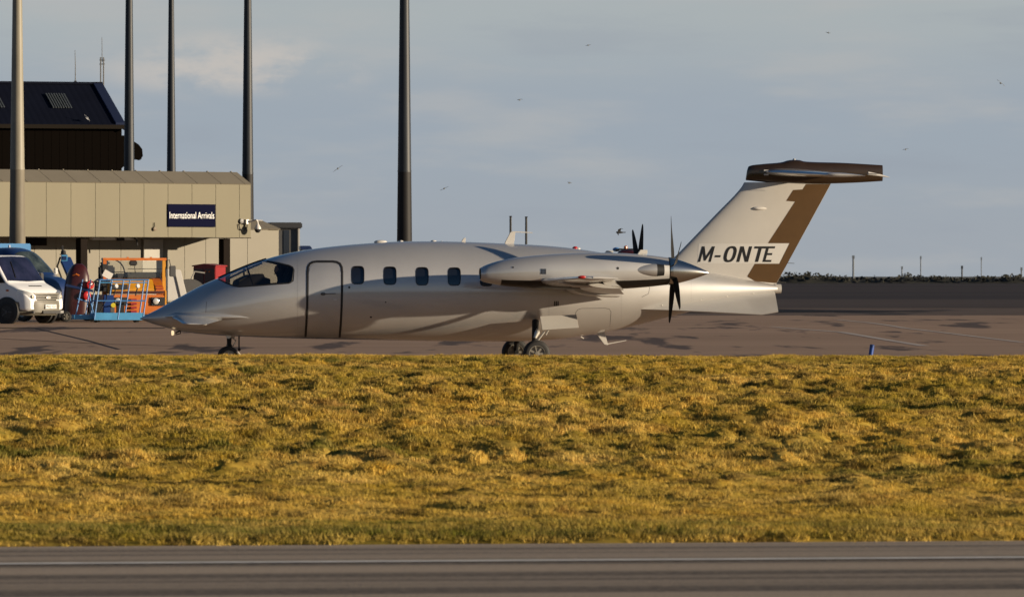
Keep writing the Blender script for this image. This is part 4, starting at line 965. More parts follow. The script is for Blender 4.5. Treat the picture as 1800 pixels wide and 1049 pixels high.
def make_van():
    h = Vector((0.84, -0.54, 0)).normalized(); f = at(82, 0, 198.5); f.z = 0; loc = f-h*2.42; loc.z = ground_z(loc.y)
    v = thing('van', 'white panel van with grey bumper parked nose-on beside the blue access platform', 'van', loc, math.atan2(h.y, h.x))
    B = CarBody([-2.45, -2.35, -1, 0.95, 1.15, 1.35, 1.55, 1.70, 1.95, 2.2, 2.36, 2.42], [1.86, 1.97, 2.02, 2.02, 1.95, 1.70, 1.42, 1.24, 1.12, 0.98, 0.82, 0.72], [.40]*8+[.38, .36, .36, .42], [.90, .97, .98, .98, .98, .98, .98, .97, .95, .91, .85, .79], 9.0, 0.10)
    body = B.shell().build('body', M['van_white'], v, angle=40)
    decal([(1.13, -0.80), (1.67, -0.89), (1.71, 0), (1.67, 0.89), (1.13, 0.80), (1.10, 0)], lambda x, y: (x, y, B.top(x, y)+0.010), 8).build('windscreen', M['van_glass'], v)
    m = MB(); m.box((1.45, 0, 1.25), (0.2, 1.5, 0.05)); m.build('dashboard', M['soft_black'], v)
    for sd in (-1, 1):
        decal([(-0.15, 1.20), (1.50, 1.20), (1.34, 1.50), (1.06, 1.82), (-0.15, 1.82)], lambda x, z: (x, sd*(B.side(x, z)+0.008), z), 8).build('side_window', M['van_glass'], v)
        decal([(1.02, 1.86), (1.09, 1.86), (1.62, 1.20), (1.46, 1.20)], lambda x, z: (x, sd*(B.side(x, z)+0.012), z), 8).build('pillar_trim', M['black'], v)
        decal([(-2.3, 0.45), (1.05, 0.45), (1.05, 0.62), (-2.3, 0.62)], lambda x, z: (x, sd*(B.side(x, z)+0.010), z), 4).build('sill_shade_strip', M['dark_grey'], v)  # dark strip painted along the sill as the shadow low on the side
        # headlight block wrapping the corner
        m = MB(); pts = [(2.02, 0.925), (2.20, 0.89), (2.34, 0.80), (2.405, 0.66), (2.43, 0.56)]
        zt = (1.02, 0.98, 0.94, 0.89, 0.82); zb = (0.84, 0.76, 0.72, 0.70, 0.70)
        vs = [(x+0.015, sd*(y+0.012), z) for (x, y), z in zip(pts, zt)]+[(x+0.02, sd*(y+0.014), z) for (x, y), z in zip(pts, zb)]
        inn = [(x-0.1, sd*(y-0.08), z) for (x, y), z in zip(pts, zt)]+[(x-0.1, sd*(y-0.08), z) for (x, y), z in zip(pts, zb)]
        n = 5; m.add(vs+inn, [(i, i+1, n+i+1, n+i) for i in range(4)]+[(i, 2*n+i, 2*n+i+1, i+1) for i in range(4)]+[(n+i, n+i+1, 3*n+i+1, 3*n+i) for i in range(4)]+[(0, n, 3*n, 2*n), (4, 2*n+4, 3*n+4, n+4)])
        hl = m.build('headlight', M['lens'], v)
        mb = MB(); mb.lathe((2.415, sd*0.69, 0.79), (1, 0, 0), [(0, .05), (.03, .055), (.035, .03)], 14); mb.build('bulb_reflector', M['rim'], hl)
        mb = MB(); mb.ball((1.70, sd*(B.side(1.70, 0.98)+0.004), 0.98), (.06, .02, .03)); mb.build('indicator', M['orange_lamp'], v)
        mb = MB(); mb.box((1.36, sd*1.14, 1.36), (0.10, 0.16, 0.28)); mb.bar((1.36, sd*0.95, 1.28), (1.36, sd*1.10, 1.32), 0.05); mb.build('mirror', M['black'], v, 0.02)
        mb = MB(); mb.lathe((1.68, sd*0.90, 0.37), (0, sd, 0), [(0, .42), (.095, .42), (.10, .40)], 28); mb.build('wheel_arch', M['black'], v)
        road_wheel(v, 1.68, sd*0.90, 0.34, 0.22, 'dark_grey'); road_wheel(v, -1.55, sd*0.88, 0.34, 0.22, 'dark_grey')
    # grille with bars
    def fx(y): return 2.44-0.16*(y/0.6)**2*0.35
    gr = MB(); ys = np.linspace(-0.60, 0.60, 9); rings = [[(fx(y)-0.04, y, 0.90), (fx(y)+0.005, y, 0.89), (fx(y)+0.02, y, 0.64), (fx(y)-0.04, y, 0.62)] for y in ys]
    g = gr.loft(rings, True, True).build('grille', M['black'], v)
    for z, t in ((0.875, 0.05), (0.80, 0.035), (0.725, 0.035), (0.66, 0.04)):
        m = MB(); m.loft([[(fx(y), y, z-t/2), (fx(y)+0.04, y, z-t/2), (fx(y)+0.035, y, z+t/2), (fx(y), y, z+t/2)] for y in ys], True, True); m.build('grille_bar', M['bumper'], g)
    m = MB(); m.ball((2.485, 0, 0.765), (0.02, 0.12, 0.055), 16, 8); m.build('badge', M['lens'], g)
    # bumper
    m = MB(); rings = []
    for t in np.linspace(-1, 1, 17):
        y = 0.97*t; x = 2.56-0.50*abs(t)**3.2; rings.append([(x-0.20, y*0.97, 0.66), (x-0.02, y, 0.64), (x, y, 0.52), (x-0.03, y*0.99, 0.33), (x-0.14, y*0.96, 0.24), (x-0.25, y*0.95, 0.26)])
    bp = m.loft(rings, True, True).build('bumper', M['bumper'], v, angle=30)
    m = MB(); m.box((2.545, 0.08, 0.34), (0.03, 0.85, 0.085)); m.build('air_intake', M['black'], bp)
    for sd in (-1, 1): m = MB(); m.box((2.45, sd*0.68, 0.34), (0.05, 0.16, 0.08), Matrix.Rotation(-sd*0.35, 3, 'Z')); m.build('fog_lamp', M['mid_grey'], bp, 0.01)
    p = MB().box((2.575, 0.0, 0.50), (0.02, 0.54, 0.125)).build('number_plate', M['sign_white'], v, 0.004)
    tv_, tf_ = text_mesh('PN52 YGY', 0, 0.0)
    MB().add([(2.588, -0.235+0.47*x, 0.46+0.08*y) for x, y, _ in tv_], tf_).build('plate_lettering', M['letter'], p, recalc=False)
    m = MB(); m.box((1.98, 0.02, B.top(1.98, 0)+0.004), (0.045, 0.62, 0.015), Matrix.Rotation(0.35, 3, 'Y')); m.build('bonnet_vent', M['black'], v)
    m = MB(); m.tube([(1.62, -0.45, B.top(1.62, 0)+0.035), (1.28, -0.25, B.top(1.28, 0)+0.035)], 0.012, 5); m.build('wiper', M['black'], v)
    for y in (-0.42, 0.42):
        m = MB(); m.box((0.55, y, 1.15), (0.16, 0.48, 0.7), Matrix.Rotation(-0.15, 3, 'Y')); m.box((0.48, y, 1.6), (0.1, 0.26, 0.2)); m.build('seat', M['soft_black'], v, 0.03)
make_van()

def make_navy_vehicle():
    h = Vector((0.80, -0.60, 0)).normalized(); f = at(103, 0, 206.0); f.z = 0; loc = f-h*1.75; loc.z = ground_z(loc.y)
    v = thing('crew_vehicle', 'dark navy round-roofed vehicle with an amber beacon behind the white van', 'vehicle', loc, math.atan2(h.y, h.x))
    B = CarBody([-1.9, -1.75, -1.3, -0.7, -0.1, 0.35, 0.8, 1.12, 1.45, 1.72, 1.78], [1.35, 1.8, 2.14, 2.26, 2.28, 2.18, 1.80, 1.45, 1.36, 1.15, 0.95], [.4]*11, [.72, .84, .90, .90, .90, .90, .90, .90, .86, .76, .70], 3.6, 0.16)
    B.shell().build('body', M['navy'], v, angle=45)
    decal([(0.42, -0.66), (1.02, -0.78), (1.05, 0), (1.02, 0.78), (0.42, 0.66)], lambda x, y: (x, y, B.top(x, y)+0.010), 8).build('windscreen', M['teal_glass'], v)
    for sd in (-1, 1):
        decal([(-1.35, 1.45), (-0.42, 1.45), (-0.42, 2.03), (-0.8, 2.03), (-1.2, 1.85)], lambda x, z: (x, sd*(B.side(x, z)+0.010), z), 8).build('side_window', M['teal_glass'], v)
        decal([(-0.34, 1.45), (0.80, 1.45), (0.50, 1.80), (0.22, 2.0), (-0.34, 2.05)], lambda x, z: (x, sd*(B.side(x, z)+0.010), z), 8).build('side_window', M['teal_glass'], v)
        MB().ball((1.72, sd*0.5, 1.0), (.06, .13, .10)).build('headlight', M['lens'], v)
        m = MB(); m.box((0.75, sd*1.03, 1.55), (0.08, 0.14, 0.2)); m.build('mirror', M['lens'], v, 0.02)
        road_wheel(v, 1.05, sd*0.82, 0.36, 0.22); road_wheel(v, -1.1, sd*0.82, 0.36, 0.22)
    x = -0.95; z = B.top(x, -0.35)
    m = MB(); m.lathe((x, -0.35, z-0.01), (0, 0, 1), [(0, .07), (.04, .07)], 14); b = m.build('beacon_base', M['black'], v)
    MB().lathe((x, -0.35, z+0.03), (0, 0, 1), [(0, .055), (.12, .055), (.16, .035), (.165, .01)], 14).build('beacon', M['orange_lamp'], v)
make_navy_vehicle()

def make_blue_truck():
    a = at(14, 0, 218.0); loc = Vector((a.x-0.9, 218, ground_z(218)))
    v = thing('box_truck', 'sky blue box body of a truck at the frame edge by the tall pale pole', 'truck', loc, R(38))
    MB().box2((-3.4, -1.1, 0.9), (1.25, 1.1, 2.45)).build('box_body', M['truck_blue'], v, 0.03)
    for x in (-2.6, -1.6, -0.6, 0.4): MB().box((x, -1.11, 1.7), (0.05, 0.03, 1.4)).build('side_rib', M['deep_blue'], v)
    MB().box((1.262, 0.15, 1.7), (0.02, 1.5, 1.2)).build('door', M['deep_blue'], v)
    MB().box((-1.0, 0, 0.75), (4.4, 1.0, 0.25)).build('chassis', M['soft_black'], v)
    for x in (-2.5, 0.5):
        for y in (-0.9, 0.9): road_wheel(v, x, y, 0.42, 0.28)
make_blue_truck()

def make_basket():
    loc = at(205, 0, 203.0); loc.z = ground_z(203)
    v = thing('access_platform', 'light blue railed work platform basket standing in front of the orange tug', 'platform', loc, R(12))
    W, Dp, H, Ln = 0.74, 0.40, 1.18, 0.17
    def P(x, y, z): return (x+Ln*z/H, y, 0.10+z)
    MB().box2((-W-0.02, -Dp, 0.06), (W+0.02, Dp, 0.10)).build('floor', M['mid_grey'], v)
    for y in (-Dp, Dp):
        m = MB(); m.box((0.02, y, 0.18), (2*W+0.06, 0.02, 0.22)); m.build('toe_board', M['sky_blue'], v, 0.004)
    for x in (-W, W): m = MB(); m.box((x+0.02, 0, 0.18), (0.02, 2*Dp, 0.20)); m.build('toe_board', M['sky_blue'], v, 0.004)
    for y, xs in ((-Dp, (-W, -0.02, W)), (Dp, (-W, -0.25, 0.3, W))):
        for x in xs: MB().tube([P(x, y, 0.0), P(x, y, H)], 0.022, 8).build('post', M['rail_blue'], v)
        for z in (0.55, H): MB().tube([P(-W, y, z), P(W, y, z)], 0.024 if z == H else 0.018, 8).build('rail', M['rail_blue'], v)
    MB().tube([P(-W, -Dp, H-0.08), P(W, -Dp, H-0.08)], 0.018, 8).build('rail', M['sky_blue'], v)
    for x in (-W, W):
        for z in (0.55, H): MB().tube([P(x, -Dp, z), P(x, Dp, z)], 0.022, 8).build('rail', M['rail_blue'], v)
    MB().tube([P(-W, -Dp, 0.02), P(-W-0.28, -0.1, 0.9)], 0.02, 8).build('brace', M['rail_blue'], v)
    # entry gate on the left end, leaning
    for q in (((-1.28, -0.1, 0.10), (-1.05, -0.1, 1.30)), ((-0.98, -0.1, 0.10), (-0.80, -0.1, 1.30)), ((-1.22, -0.1, 0.72), (-0.86, -0.1, 0.60)), ((-1.30, -0.1, 0.20), (-0.95, -0.1, 0.20))):
        MB().tube(q, 0.02, 8).build('gate_rail', M['rail_blue'], v)
    m = MB(); m.box((-0.95, 0.1, 0.16), (0.75, 0.5, 0.14)); m.build('step', M['sky_blue'], v, 0.01)
    # boom mounting with control box, hoses, lamps, labels
    m = MB(); m.box(P(-W+0.16, Dp-0.1, 0.98), (0.34, 0.18, 0.30)); m.build('control_box', M['soft_black'], v, 0.02)
    m = MB()
    m.tube([P(-0.9, 0.1, 1.0), P(-0.75, 0.0, 1.22), P(-0.45, 0.0, 1.10), P(-0.4, 0.0, 0.6), P(-0.55, 0, 0.2)], 0.018, 6); m.tube([P(-1.0, 0.1, 1.05), P(-0.8, 0.1, 1.15), P(-0.55, 0.1, 1.0)], 0.02, 6)
    m.tube([P(-0.95, 0, 0.5), P(-0.8, -0.1, 0.35), P(-0.6, -0.1, 0.1)], 0.016, 6); m.build('hydraulic_hose', M['soft_black'], v)
    m = MB(); m.box(P(-0.25, Dp+0.02, 0.45), (0.32, 0.12, 0.55)); m.build('boom_bracket', M['deep_blue'], v, 0.02)
    m = MB(); m.box(P(0.12, Dp+0.0, 0.35), (0.24, 0.10, 0.42)); m.build('motor_box', M['soft_black'], v, 0.02)
    for x in (-0.22, 0.44):
        w = MB().lathe(P(x, -Dp-0.05, 1.0), (0.5, -1, 0.25), [(-.06, .05), (0, .075), (.02, .06)], 12).build('work_lamp', M['lens'], v)
        MB().tube([P(x, -Dp-0.03, 1.0), P(x-0.03, -Dp-0.02, 0.70)], 0.02, 6).build('lamp_stem', M['soft_black'], w)
    m = MB(); m.lathe(P(-0.23, -Dp-0.03, 0.42), (0, -1, 0), [(0, .075), (.02, .07)], 14); m.build('label', M['yellow'], v)
    m = MB(); m.box(P(-0.235, -Dp-0.01, 0.30), (0.13, 0.04, 0.2)); m.build('switch_box', M['mid_grey'], v, 0.01)
    m = MB()
    for x in (-0.6, 0.6): m.lathe((x, 0, 0.05), (0, 1, 0), [(-.3, .055), (.3, .055)], 12)
    m.build('caster', M['tyre'], v)
make_basket()

def make_cabinet():
    loc = at(135, 0, 205.5); loc.z = ground_z(205.5)
    v = thing('power_unit', 'maroon round-topped ground power unit with two red lamps beside the white van', 'ground unit', loc, R(8))
    rings = []
    for z, w in ((0.22, 0.40), (0.6, 0.40), (1.1, 0.38), (1.4, 0.34), (1.6, 0.27), (1.72, 0.19), (1.78, 0.10)):
        rings.append([(w*math.copysign(abs(math.cos(a))**0.7, math.cos(a))+0.06*(z-0.9), 0.42*min(1, w/0.38)*math.copysign(abs(math.sin(a))**0.5, math.sin(a)), z) for a in np.linspace(0, 2*PI, 28, endpoint=False)])
    MB().loft(rings, True, True).build('cowl', M['maroon'], v, angle=40)
    MB().box((0.05, -0.43, 1.03), (0.86, 0.03, 0.07), Matrix.Rotation(0.22, 3, 'Y')).build('trim_band', M['navy'], v)
    m = MB(); m.tube([(-0.16, -0.44, 1.42), (-0.06, -0.47, 1.46), (0.04, -0.44, 1.41)], 0.02, 6); m.build('lifting_handle', M['orange'], v)
    for x, z in ((0.36, 1.13), (0.26, 0.80)):
        MB().lathe((x, -0.42, z), (0.5, -1, 0), [(0, .13), (.06, .13), (.09, .08)], 16).build('red_lamp', M['red_lamp'], v)
        MB().box((x-0.14, -0.38, z), (0.14, 0.1, 0.16)).build('lamp_bracket', M['red'], v, 0.01)
    MB().box((0.05, 0, 0.20), (1.3, 0.8, 0.16)).build('chassis', M['soft_black'], v, 0.02)
    m = MB(); m.box((0.55, -0.2, 0.40), (0.42, 0.3, 0.3)); m.build('battery_box', M['soft_black'], v, 0.02)
    for x in (-0.35, 0.5):
        for y in (-0.35, 0.35): road_wheel(v, x, y, 0.16, 0.12)
make_cabinet()

def make_tank_box():
    loc = at(107, 0, 207.8); loc.z = ground_z(207.8)
    v = thing('fuel_drum', 'pale blue drum with a yellow label between van and maroon unit', 'drum', loc)
    MB().lathe((0, 0, 0.55), (0, 0, 1), [(0, .2), (.02, .215), (.55, .215), (.62, .19), (.65, .1), (.74, .1)], 24).build('drum', M['sky_blue'], v)
    MB().lathe((0, 0, 0.80), (0, 0, 1), [(0, .218), (.16, .218)], 24, False, False).build('label_band', M['yellow'], v)
    MB().box((0, 0, 0.275), (0.6, 0.5, 0.55)).build('stand', M['soft_black'], v, 0.02)
make_tank_box()

def make_loader_arm():
    loc = at(117, 0, 211.0); loc.z = ground_z(211)
    v = thing('lifting_arm', 'blue hydraulic arm with a black head sticking up behind the maroon unit', 'machine', loc, R(10))
    m = MB(); m.bar((0.5, 0, 0.7), (-0.05, 0, 1.95), 0.30, 0.34); m.build('arm', M['deep_blue'], v, 0.03)
    m = MB(); m.bar((0.06, 0, 1.70), (0.36, 0, 1.58), 0.20, 0.16); m.build('link', M['rail_blue'], v, 0.02)
    m = MB(); m.box((-0.08, -0.1, 1.96), (0.2, 0.12, 0.2)); m.build('control_plate', M['sky_blue'], v, 0.01)
    m = MB(); m.box((-0.08, -0.17, 1.96), (0.12, 0.02, 0.12)); m.build('gauge', M['navy'], v)
    m = MB(); m.lathe((-0.1, 0, 2.06), (0, 0, 1), [(0, .12), (.02, .12), (.03, .085), (.12, .08), (.15, .03)], 16); m.box((-0.12, 0.05, 2.25), (0.06, 0.06, 0.2)); m.build('head', M['soft_black'], v)
    m = MB(); m.tube([(-0.2, -0.05, 2.0), (-0.3, -0.05, 1.7), (-0.15, -0.05, 1.3), (0.1, -0.05, 1.1)], 0.03, 6); m.build('hose', M['soft_black'], v)
    m = MB(); m.box((0.3, 0, 0.45), (1.0, 0.7, 0.6)); m.build('base', M['navy'], v, 0.04)
    for x in (0.0, 0.65):
        for y in (-0.35, 0.35): road_wheel(v, x, y, 0.2, 0.14)
make_loader_arm()

def make_tug():
    loc = at(250, 0, 208.0); loc.z = ground_z(208)
    v = thing('tow_tug', 'orange open-cab airport tug with black steering wheel behind the blue platform', 'tug', loc, R(19))
    # local: x across (right positive), y away, z up; front face near y = 0
    m = MB(); m.box2((-1.02, 0.0, 0.22), (0.72, 3.0, 0.82)); m.build('chassis', M['orange'], v, 0.03)
    m = MB(); m.prism([(0.02, 0.84), (0.02, 1.00), (0.30, 1.30), (1.0, 1.34), (1.0, 0.84)], lambda p, t: (t, p[0], p[1]), -0.98, 0.42); m.build('bonnet', M['amber'], v, 0.02)
    m = MB(); m.prism([(0.0, 0.84), (0.0, 1.02), (0.4, 1.32), (0.9, 1.34), (0.9, 0.84)], lambda p, t: (t, p[0], p[1]), 0.425, 0.70); w = m.build('wing_panel', M['orange'], v, 0.01)
    for z in (0.92, 1.0, 1.08): MB().box((0.56, -0.012+max(0, (z-1.02))*1.3, z), (0.2, 0.02, 0.03)).build('slot', M['red'], w)
    m = MB(); m.box((-0.75, -0.02, 1.06), (0.55, 0.06, 0.16)); m.build('front_grille', M['soft_black'], v, 0.01)
    m = MB(); m.box((-0.10, -0.02, 0.90), (1.6, 0.05, 0.07)); m.build('bumper_lip', M['maroon'], v, 0.01)
    for x, z in ((0.42, 0.62), (-0.80, 0.62)):
        h = MB().box((x+0.08, -0.03, z-0.01), (0.44, 0.06, 0.26)).build('lamp_housing', M['soft_black'], v, 0.01)
        MB().lathe((x, -0.06, z), (0, -1, 0), [(0, .10), (.03, .095), (.05, .05), (.052, .01)], 18).build('headlight', M['lens'], h)
    m = MB()
    for z in (0.30, 0.42, 0.54, 0.66): m.box((-0.30, -0.06, z), (0.20, 0.08, 0.07))
    m.build('tow_coupling', M['red'], v, 0.01)
    m = MB(); m.box((-0.15, -0.05, 0.17), (1.75, 0.14, 0.10)); m.build('bumper', M['soft_black'], v, 0.02)
    for x in (-1.05, 0.86):
        MB().box2((x-0.06, 0.55, 0.80 if x < 0 else 0.15), (x+0.06, 0.68, 1.92)).build('cab_post', M['amber'] if x > 0 else M['orange'], v, 0.01)  # sunward post gets the brighter orange, its sunlight put in the colour
    m = MB(); m.box2((0.74, 0.05, 0.18), (0.80, 0.5, 0.95)); m.build('side_guard', M['amber'], v, 0.01)
    MB().box2((-1.12, 0.53, 1.88), (0.94, 0.72, 1.96)).build('top_beam', M['orange'], v, 0.01)
    for x in (-0.3, 0.45): MB().box((x, 0.6, 1.975), (0.06, 0.06, 0.03)).build('clip', M['orange'], v)
    gl = glass_mat('tug_glass', (0.93, 0.93, 0.90), 0.95); MB().box2((-0.96, 0.60, 1.36), (0.79, 0.615, 1.86)).build('windscreen', gl, v)
    m = MB(); m.box2((-0.30, 0.66, 1.33), (0.78, 0.95, 1.52)); m.build('dashboard', M['dark_grey'], v, 0.02)
    m = MB(); m.box((0.25, 0.58, 1.62), (1.1, 0.015, 0.02)); m.tube([(-0.05, 0.58, 1.48), (-0.10, 0.58, 1.78)], 0.010, 5); m.build('wiper', M['soft_black'], v)
    m = MB(); m.tube([(-0.70+0.40*math.cos(a), 0.95+0.12*math.sin(a), 1.52+0.40*math.sin(a)) for a in np.linspace(0, 2*PI, 36)], 0.022, 8, False); m.tube([(-1.1, .95, 1.52), (-0.3, .95, 1.52)], .015, 6); m.tube([(-0.7, 1.3, 1.0), (-0.7, .95, 1.52)], .03, 8); m.build('steering_wheel', M['soft_black'], v)
    m = MB(); m.box((-0.62, 1.6, 1.05), (0.55, 0.5, 0.16)); m.box((-0.62, 1.9, 1.42), (0.52, 0.16, 0.62)); m.box((-0.66, 1.92, 1.80), (0.30, 0.12, 0.16)); m.build('seat', M['soft_black'], v, 0.05)
    m = MB(); m.box((-0.20, 1.8, 1.30), (0.3, 0.3, 0.36)); m.build('fuel_tank', M['soft_black'], v, 0.03)
    m = MB(); m.box((-0.15, 0.50, 1.80), (0.26, 0.06, 0.16)); m.build('rear_view_mirror', M['soft_black'], v, 0.03)
    m = MB(); m.box((1.12, 0.5, 1.55), (0.20, 0.08, 0.34)); m.build('wing_mirror', M['dark_grey'], v, 0.02)
    m = MB(); m.tube([(0.9, 0.6, 1.85), (1.02, 0.5, 1.90), (1.06, 0.5, 1.70)], 0.014, 6); m.build('mirror_arm', M['soft_black'], v)
    m = MB(); m.box((-1.12, 0.35, 1.62), (0.18, 0.12, 0.30)); m.build('wing_mirror', M['soft_black'], v, 0.02)
    m = MB(); m.box((-1.05, 0.22, 1.44), (0.30, 0.02, 0.22), Matrix.Rotation(0.5, 3, 'Y')); m.build('document_board', M['white'], v)
    for x in (-0.88, 0.62):
        for y in (0.55, 2.4):
            g = MB().lathe((x, y, 0.34), (1, 0, 0), [(-.12, .2), (-.12, .29), (0, .34), (.12, .29), (.12, .2)], 28, False, False).build('wheel', M['tyre'], v, angle=50)
            MB().lathe((x, y, 0.34), (1, 0, 0), [(-.1, .21), (0, .12), (.1, .21)], 20).build('rim', M['rim'], g)
make_tug()

def make_white_unit():
    loc = at(310, 0, 216.0); loc.z = ground_z(216)
    v = thing('baggage_container', 'white slope-sided container on a dark dolly behind the orange tug', 'container', loc, R(14))
    pf = [(-0.40, 0.60), (0.30, 0.60), (0.05, 1.60), (-0.40, 1.62)]
    MB().prism(pf, lambda p, t: (p[0], t, p[1]), -0.5, 0.4).build('shell', M['white'], v, 0.02)
    MB().bar((-0.14, -0.515, 1.45), (0.05, -0.515, 0.66), 0.03, 0.03).build('corner_seam', M['dark_grey'], v)
    MB().box((0.05, -0.53, 0.64), (0.1, 0.05, 0.05)).build('latch', M['soft_black'], v)
    MB().box((0, 0.2, 0.48), (1.1, 1.5, 0.16)).build('dolly', M['soft_black'], v, 0.02)
    m = MB(); m.box((-0.1, -0.4, 0.30), (0.7, 0.1, 0.16)); m.build('dolly_bumper', M['maroon'], v)
    for x in (-0.4, 0.4):
        for y in (-0.3, 0.7): road_wheel(v, x, y, 0.19, 0.12)
make_white_unit()

def make_red_box():
    loc = at(366, 0, 229.0); loc.z = ground_z(229)
    v = thing('fire_cabinet', 'dark red steel cabinet standing by the terminal column above the aircraft nose', 'cabinet', loc, R(-24))
    MB().box2((-0.42, -0.3, 0.1), (0.42, 0.5, 1.72)).build('cabinet_body', M['red'], v, 0.015)
    MB().prism([(-0.46, 1.72), (0.46, 1.72), (0.46, 1.76), (0.0, 1.82), (-0.46, 1.76)], lambda p, t: (p[0], t, p[1]), -0.34, 0.54).build('lid', M['red'], v, 0.006)
    for x in (-0.21, 0.21): MB().box((x, -0.305, 0.92), (0.38, 0.02, 1.45)).build('door', M['maroon'], v, 0.006)
    for x in (0.06, 0.2): MB().ball((x, -0.32, 1.55), .03).build('bolt', M['orange'], v)
    MB().box((0, 0.1, 0.05), (0.9, 0.8, 0.1)).build('plinth', M['mid_grey'], v)
make_red_box()
def make_reel():
    loc = at(333, 0, 227.0); loc.z = ground_z(227)
    v = thing('hose_cart', 'dark grey hose cart with a pale handle between container and red cabinet', 'cart', loc, R(10))
    m = MB(); m.lathe((0, 0, 0.75), (0, 1, 0), [(-.3, .55), (-.26, .55), (-.26, .42), (.26, .42), (.26, .55), (.3, .55)], 28); m.build('reel', M['mid_grey'], v)
    m = MB(); m.tube([(-.1, -.2, 1.0), (0.15, -.2, 1.55), (0.5, -.2, 1.5)], .025, 8); m.build('handle', M['pale_panel'], v)
    m = MB(); m.box((0, 0, 0.2), (1.0, 0.7, 0.12)); m.tube([(-.4, -.35, .2), (0, -.35, .75)], .03); m.tube([(.4, -.35, .2), (0, -.35, .75)], .03); m.build('frame', M['dark_grey'], v)
    for x in (-0.35, 0.35): road_wheel(v, x, -0.38, 0.17, 0.08)
make_reel()

# ------------------------------------------------------------------ terminal
TA = R(40); TY = 240.0
tloc = Vector(((441-900)/FOC*TY, TY, ground_z(TY)))
term = thing('terminal_building', 'cream panelled arrivals building on dark columns with an overhanging upper storey', 'building', tloc, TA)
zg = tloc.z
zE = EYE+(HOR-323.5)*TY/FOC-zg; zF = EYE+(HOR-417.6)*TY/FOC-zg; zRg = zE+0.43; RD = 0.80
edges = [0.0, -0.518]+[-0.518-1.064*k for k in range(1, 16)]
for a, b in zip(edges[:-1], edges[1:]):
    m = MB(); m.box2((b+0.005, 0.0, zF), (a-0.005, 0.06, zE)); m.build('fascia_panel', M['cream'], term, 0.004)
roffs = [0.0, -0.30]+[-0.30-1.064*k for k in range(1, 16)]
for a, b in zip(roffs[:-1], roffs[1:]):
    m = MB(); m.add([(b+.01, -0.03, zE+.004), (a-.01, -0.03, zE+.004), (a-.01, RD, zRg), (b+.01, RD, zRg), (b+.01, 0.0, zE-.03), (a-.01, 0.0, zE-.03), (a-.01, RD, zRg-.05), (b+.01, RD, zRg-.05)], [(0, 1, 2, 3), (4, 7, 6, 5), (0, 4, 5, 1), (1, 5, 6, 2), (2, 6, 7, 3), (3, 7, 4, 0)])
    m.build('roof_panel', M['cream_roof'], term)
    MB().box2((b-.02, RD-0.06, zRg), (b+.02, RD+0.02, zRg+0.03)).build('seam_cap', M['cream_roof'], term)
L0 = edges[-1]
MB().box2((L0, 0.065, zF+0.02), (-0.01, 7.0, zE-0.06)).build('core', M['soffit'], term)
MB().box2((L0, RD+0.005, zE-0.05), (-0.01, 7.0, zRg-0.01)).build('roof_deck', M['cream_roof'], term)
MB().box2((L0, -0.015, zF-0.03), (0.0, 0.05, zF-0.004)).build('drip_trim', M['soffit'], term)
WD = 2.2; s1 = 3.05
zL = EYE+(HOR-402.3)*243.3/FOC-zg
wxs = [s1-0.02]+[s1-0.55]+[s1-0.55-0.95*k for k in range(1, 18)]
for i, (a, b) in enumerate(zip(wxs[:-1], wxs[1:])):
    top_z = zL if a > -0.0 else zF-0.001
    y0 = WD+(0.05 if i == 0 else 0)
    bright = (-3.15 < (a+b)/2 < -2.1)
    MB().box2((b+.006, y0, 0), (a-.006, WD+0.12, top_z)).build('wall_panel', M['pale_panel'] if bright else M['wall_beige'], term, 0.004)
MB().box2((L0, WD+0.13, 0), (s1-0.05, 7.0, zF+0.0)).build('lower_storey', M['wall_beige'], term)
for a, b in zip(wxs[:4], wxs[1:5]):
    m = MB(); m.add([(b+.01, WD-0.06, zL+.004), (a+(.0), WD-0.06, zL+.004), (a-0.25 if a > s1-0.1 else a, WD+.7, zL+.30), (b+.01, WD+.7, zL+.30), (b+.01, WD-0.02, zL-.04), (a, WD-0.02, zL-.04), (a-0.25 if a > s1-0.1 else a, WD+.7, zL+.25), (b+.01, WD+.7, zL+.25)], [(0, 1, 2, 3), (4, 7, 6, 5), (0, 4, 5, 1), (1, 5, 6, 2), (2, 6, 7, 3), (3, 7, 4, 0)])
    m.build('roof_panel', M['cream_roof'], term)
MB().box2((-0.5, WD+.68, zL), (s1-0.25, 6.0, zL+.33)).build('roof_deck', M['dark_grey'], term, 0.02)
def tx(px, d):
    """local x on the terminal's line at depth d for a photo column"""
    k = (px-900)/FOC; c, s = math.cos(TA), math.sin(TA)
    return (k*(tloc.y+d*c)-(tloc.x-d*s))/(c-k*s)
for px in (143.5, 394.5):
    x = tx(px, 0.35); MB().box2((x-0.15, 0.2, 0.0), (x+0.15, 0.5, zF-0.035)).build('column', M['column'], term, 0.01)
for a, b in ((160, 212), (214, 240)):
    x0, x1 = tx(a, 0.9), tx(b, 0.9); MB().box2((x0, 0.85, zF-0.10), (x1, 0.95, zF-0.03)).build('soffit_light', M['white'], term)
x = tx(212, 0.8); MB().box2((x-0.14, 0.75, zF-0.13), (x+0.14, 0.85, zF-0.03)).build('junction_box', M['soft_black'], term)
x = tx(240, 0.8); m = MB(); m.tube([(x-0.1, 0.8, zF-0.04), (x, 0.8, zF-0.08), (x+0.03, 0.8, zF-0.3)], 0.03, 6); m.build('conduit', M['soft_black'], term)
# service panel under the storey, and a dark strip painted as the soffit's shade
MB().box2((tx(20, WD), WD-0.08, zF-0.30), (tx(80, WD), WD-0.01, zF-0.04)).build('soffit_shade_strip', M['soffit'], term)
MB().box2((tx(250, WD), WD-0.10, zF-0.78), (tx(284, WD), WD-0.01, zF-0.06)).build('service_panel', M['pale_panel'], term, 0.01)
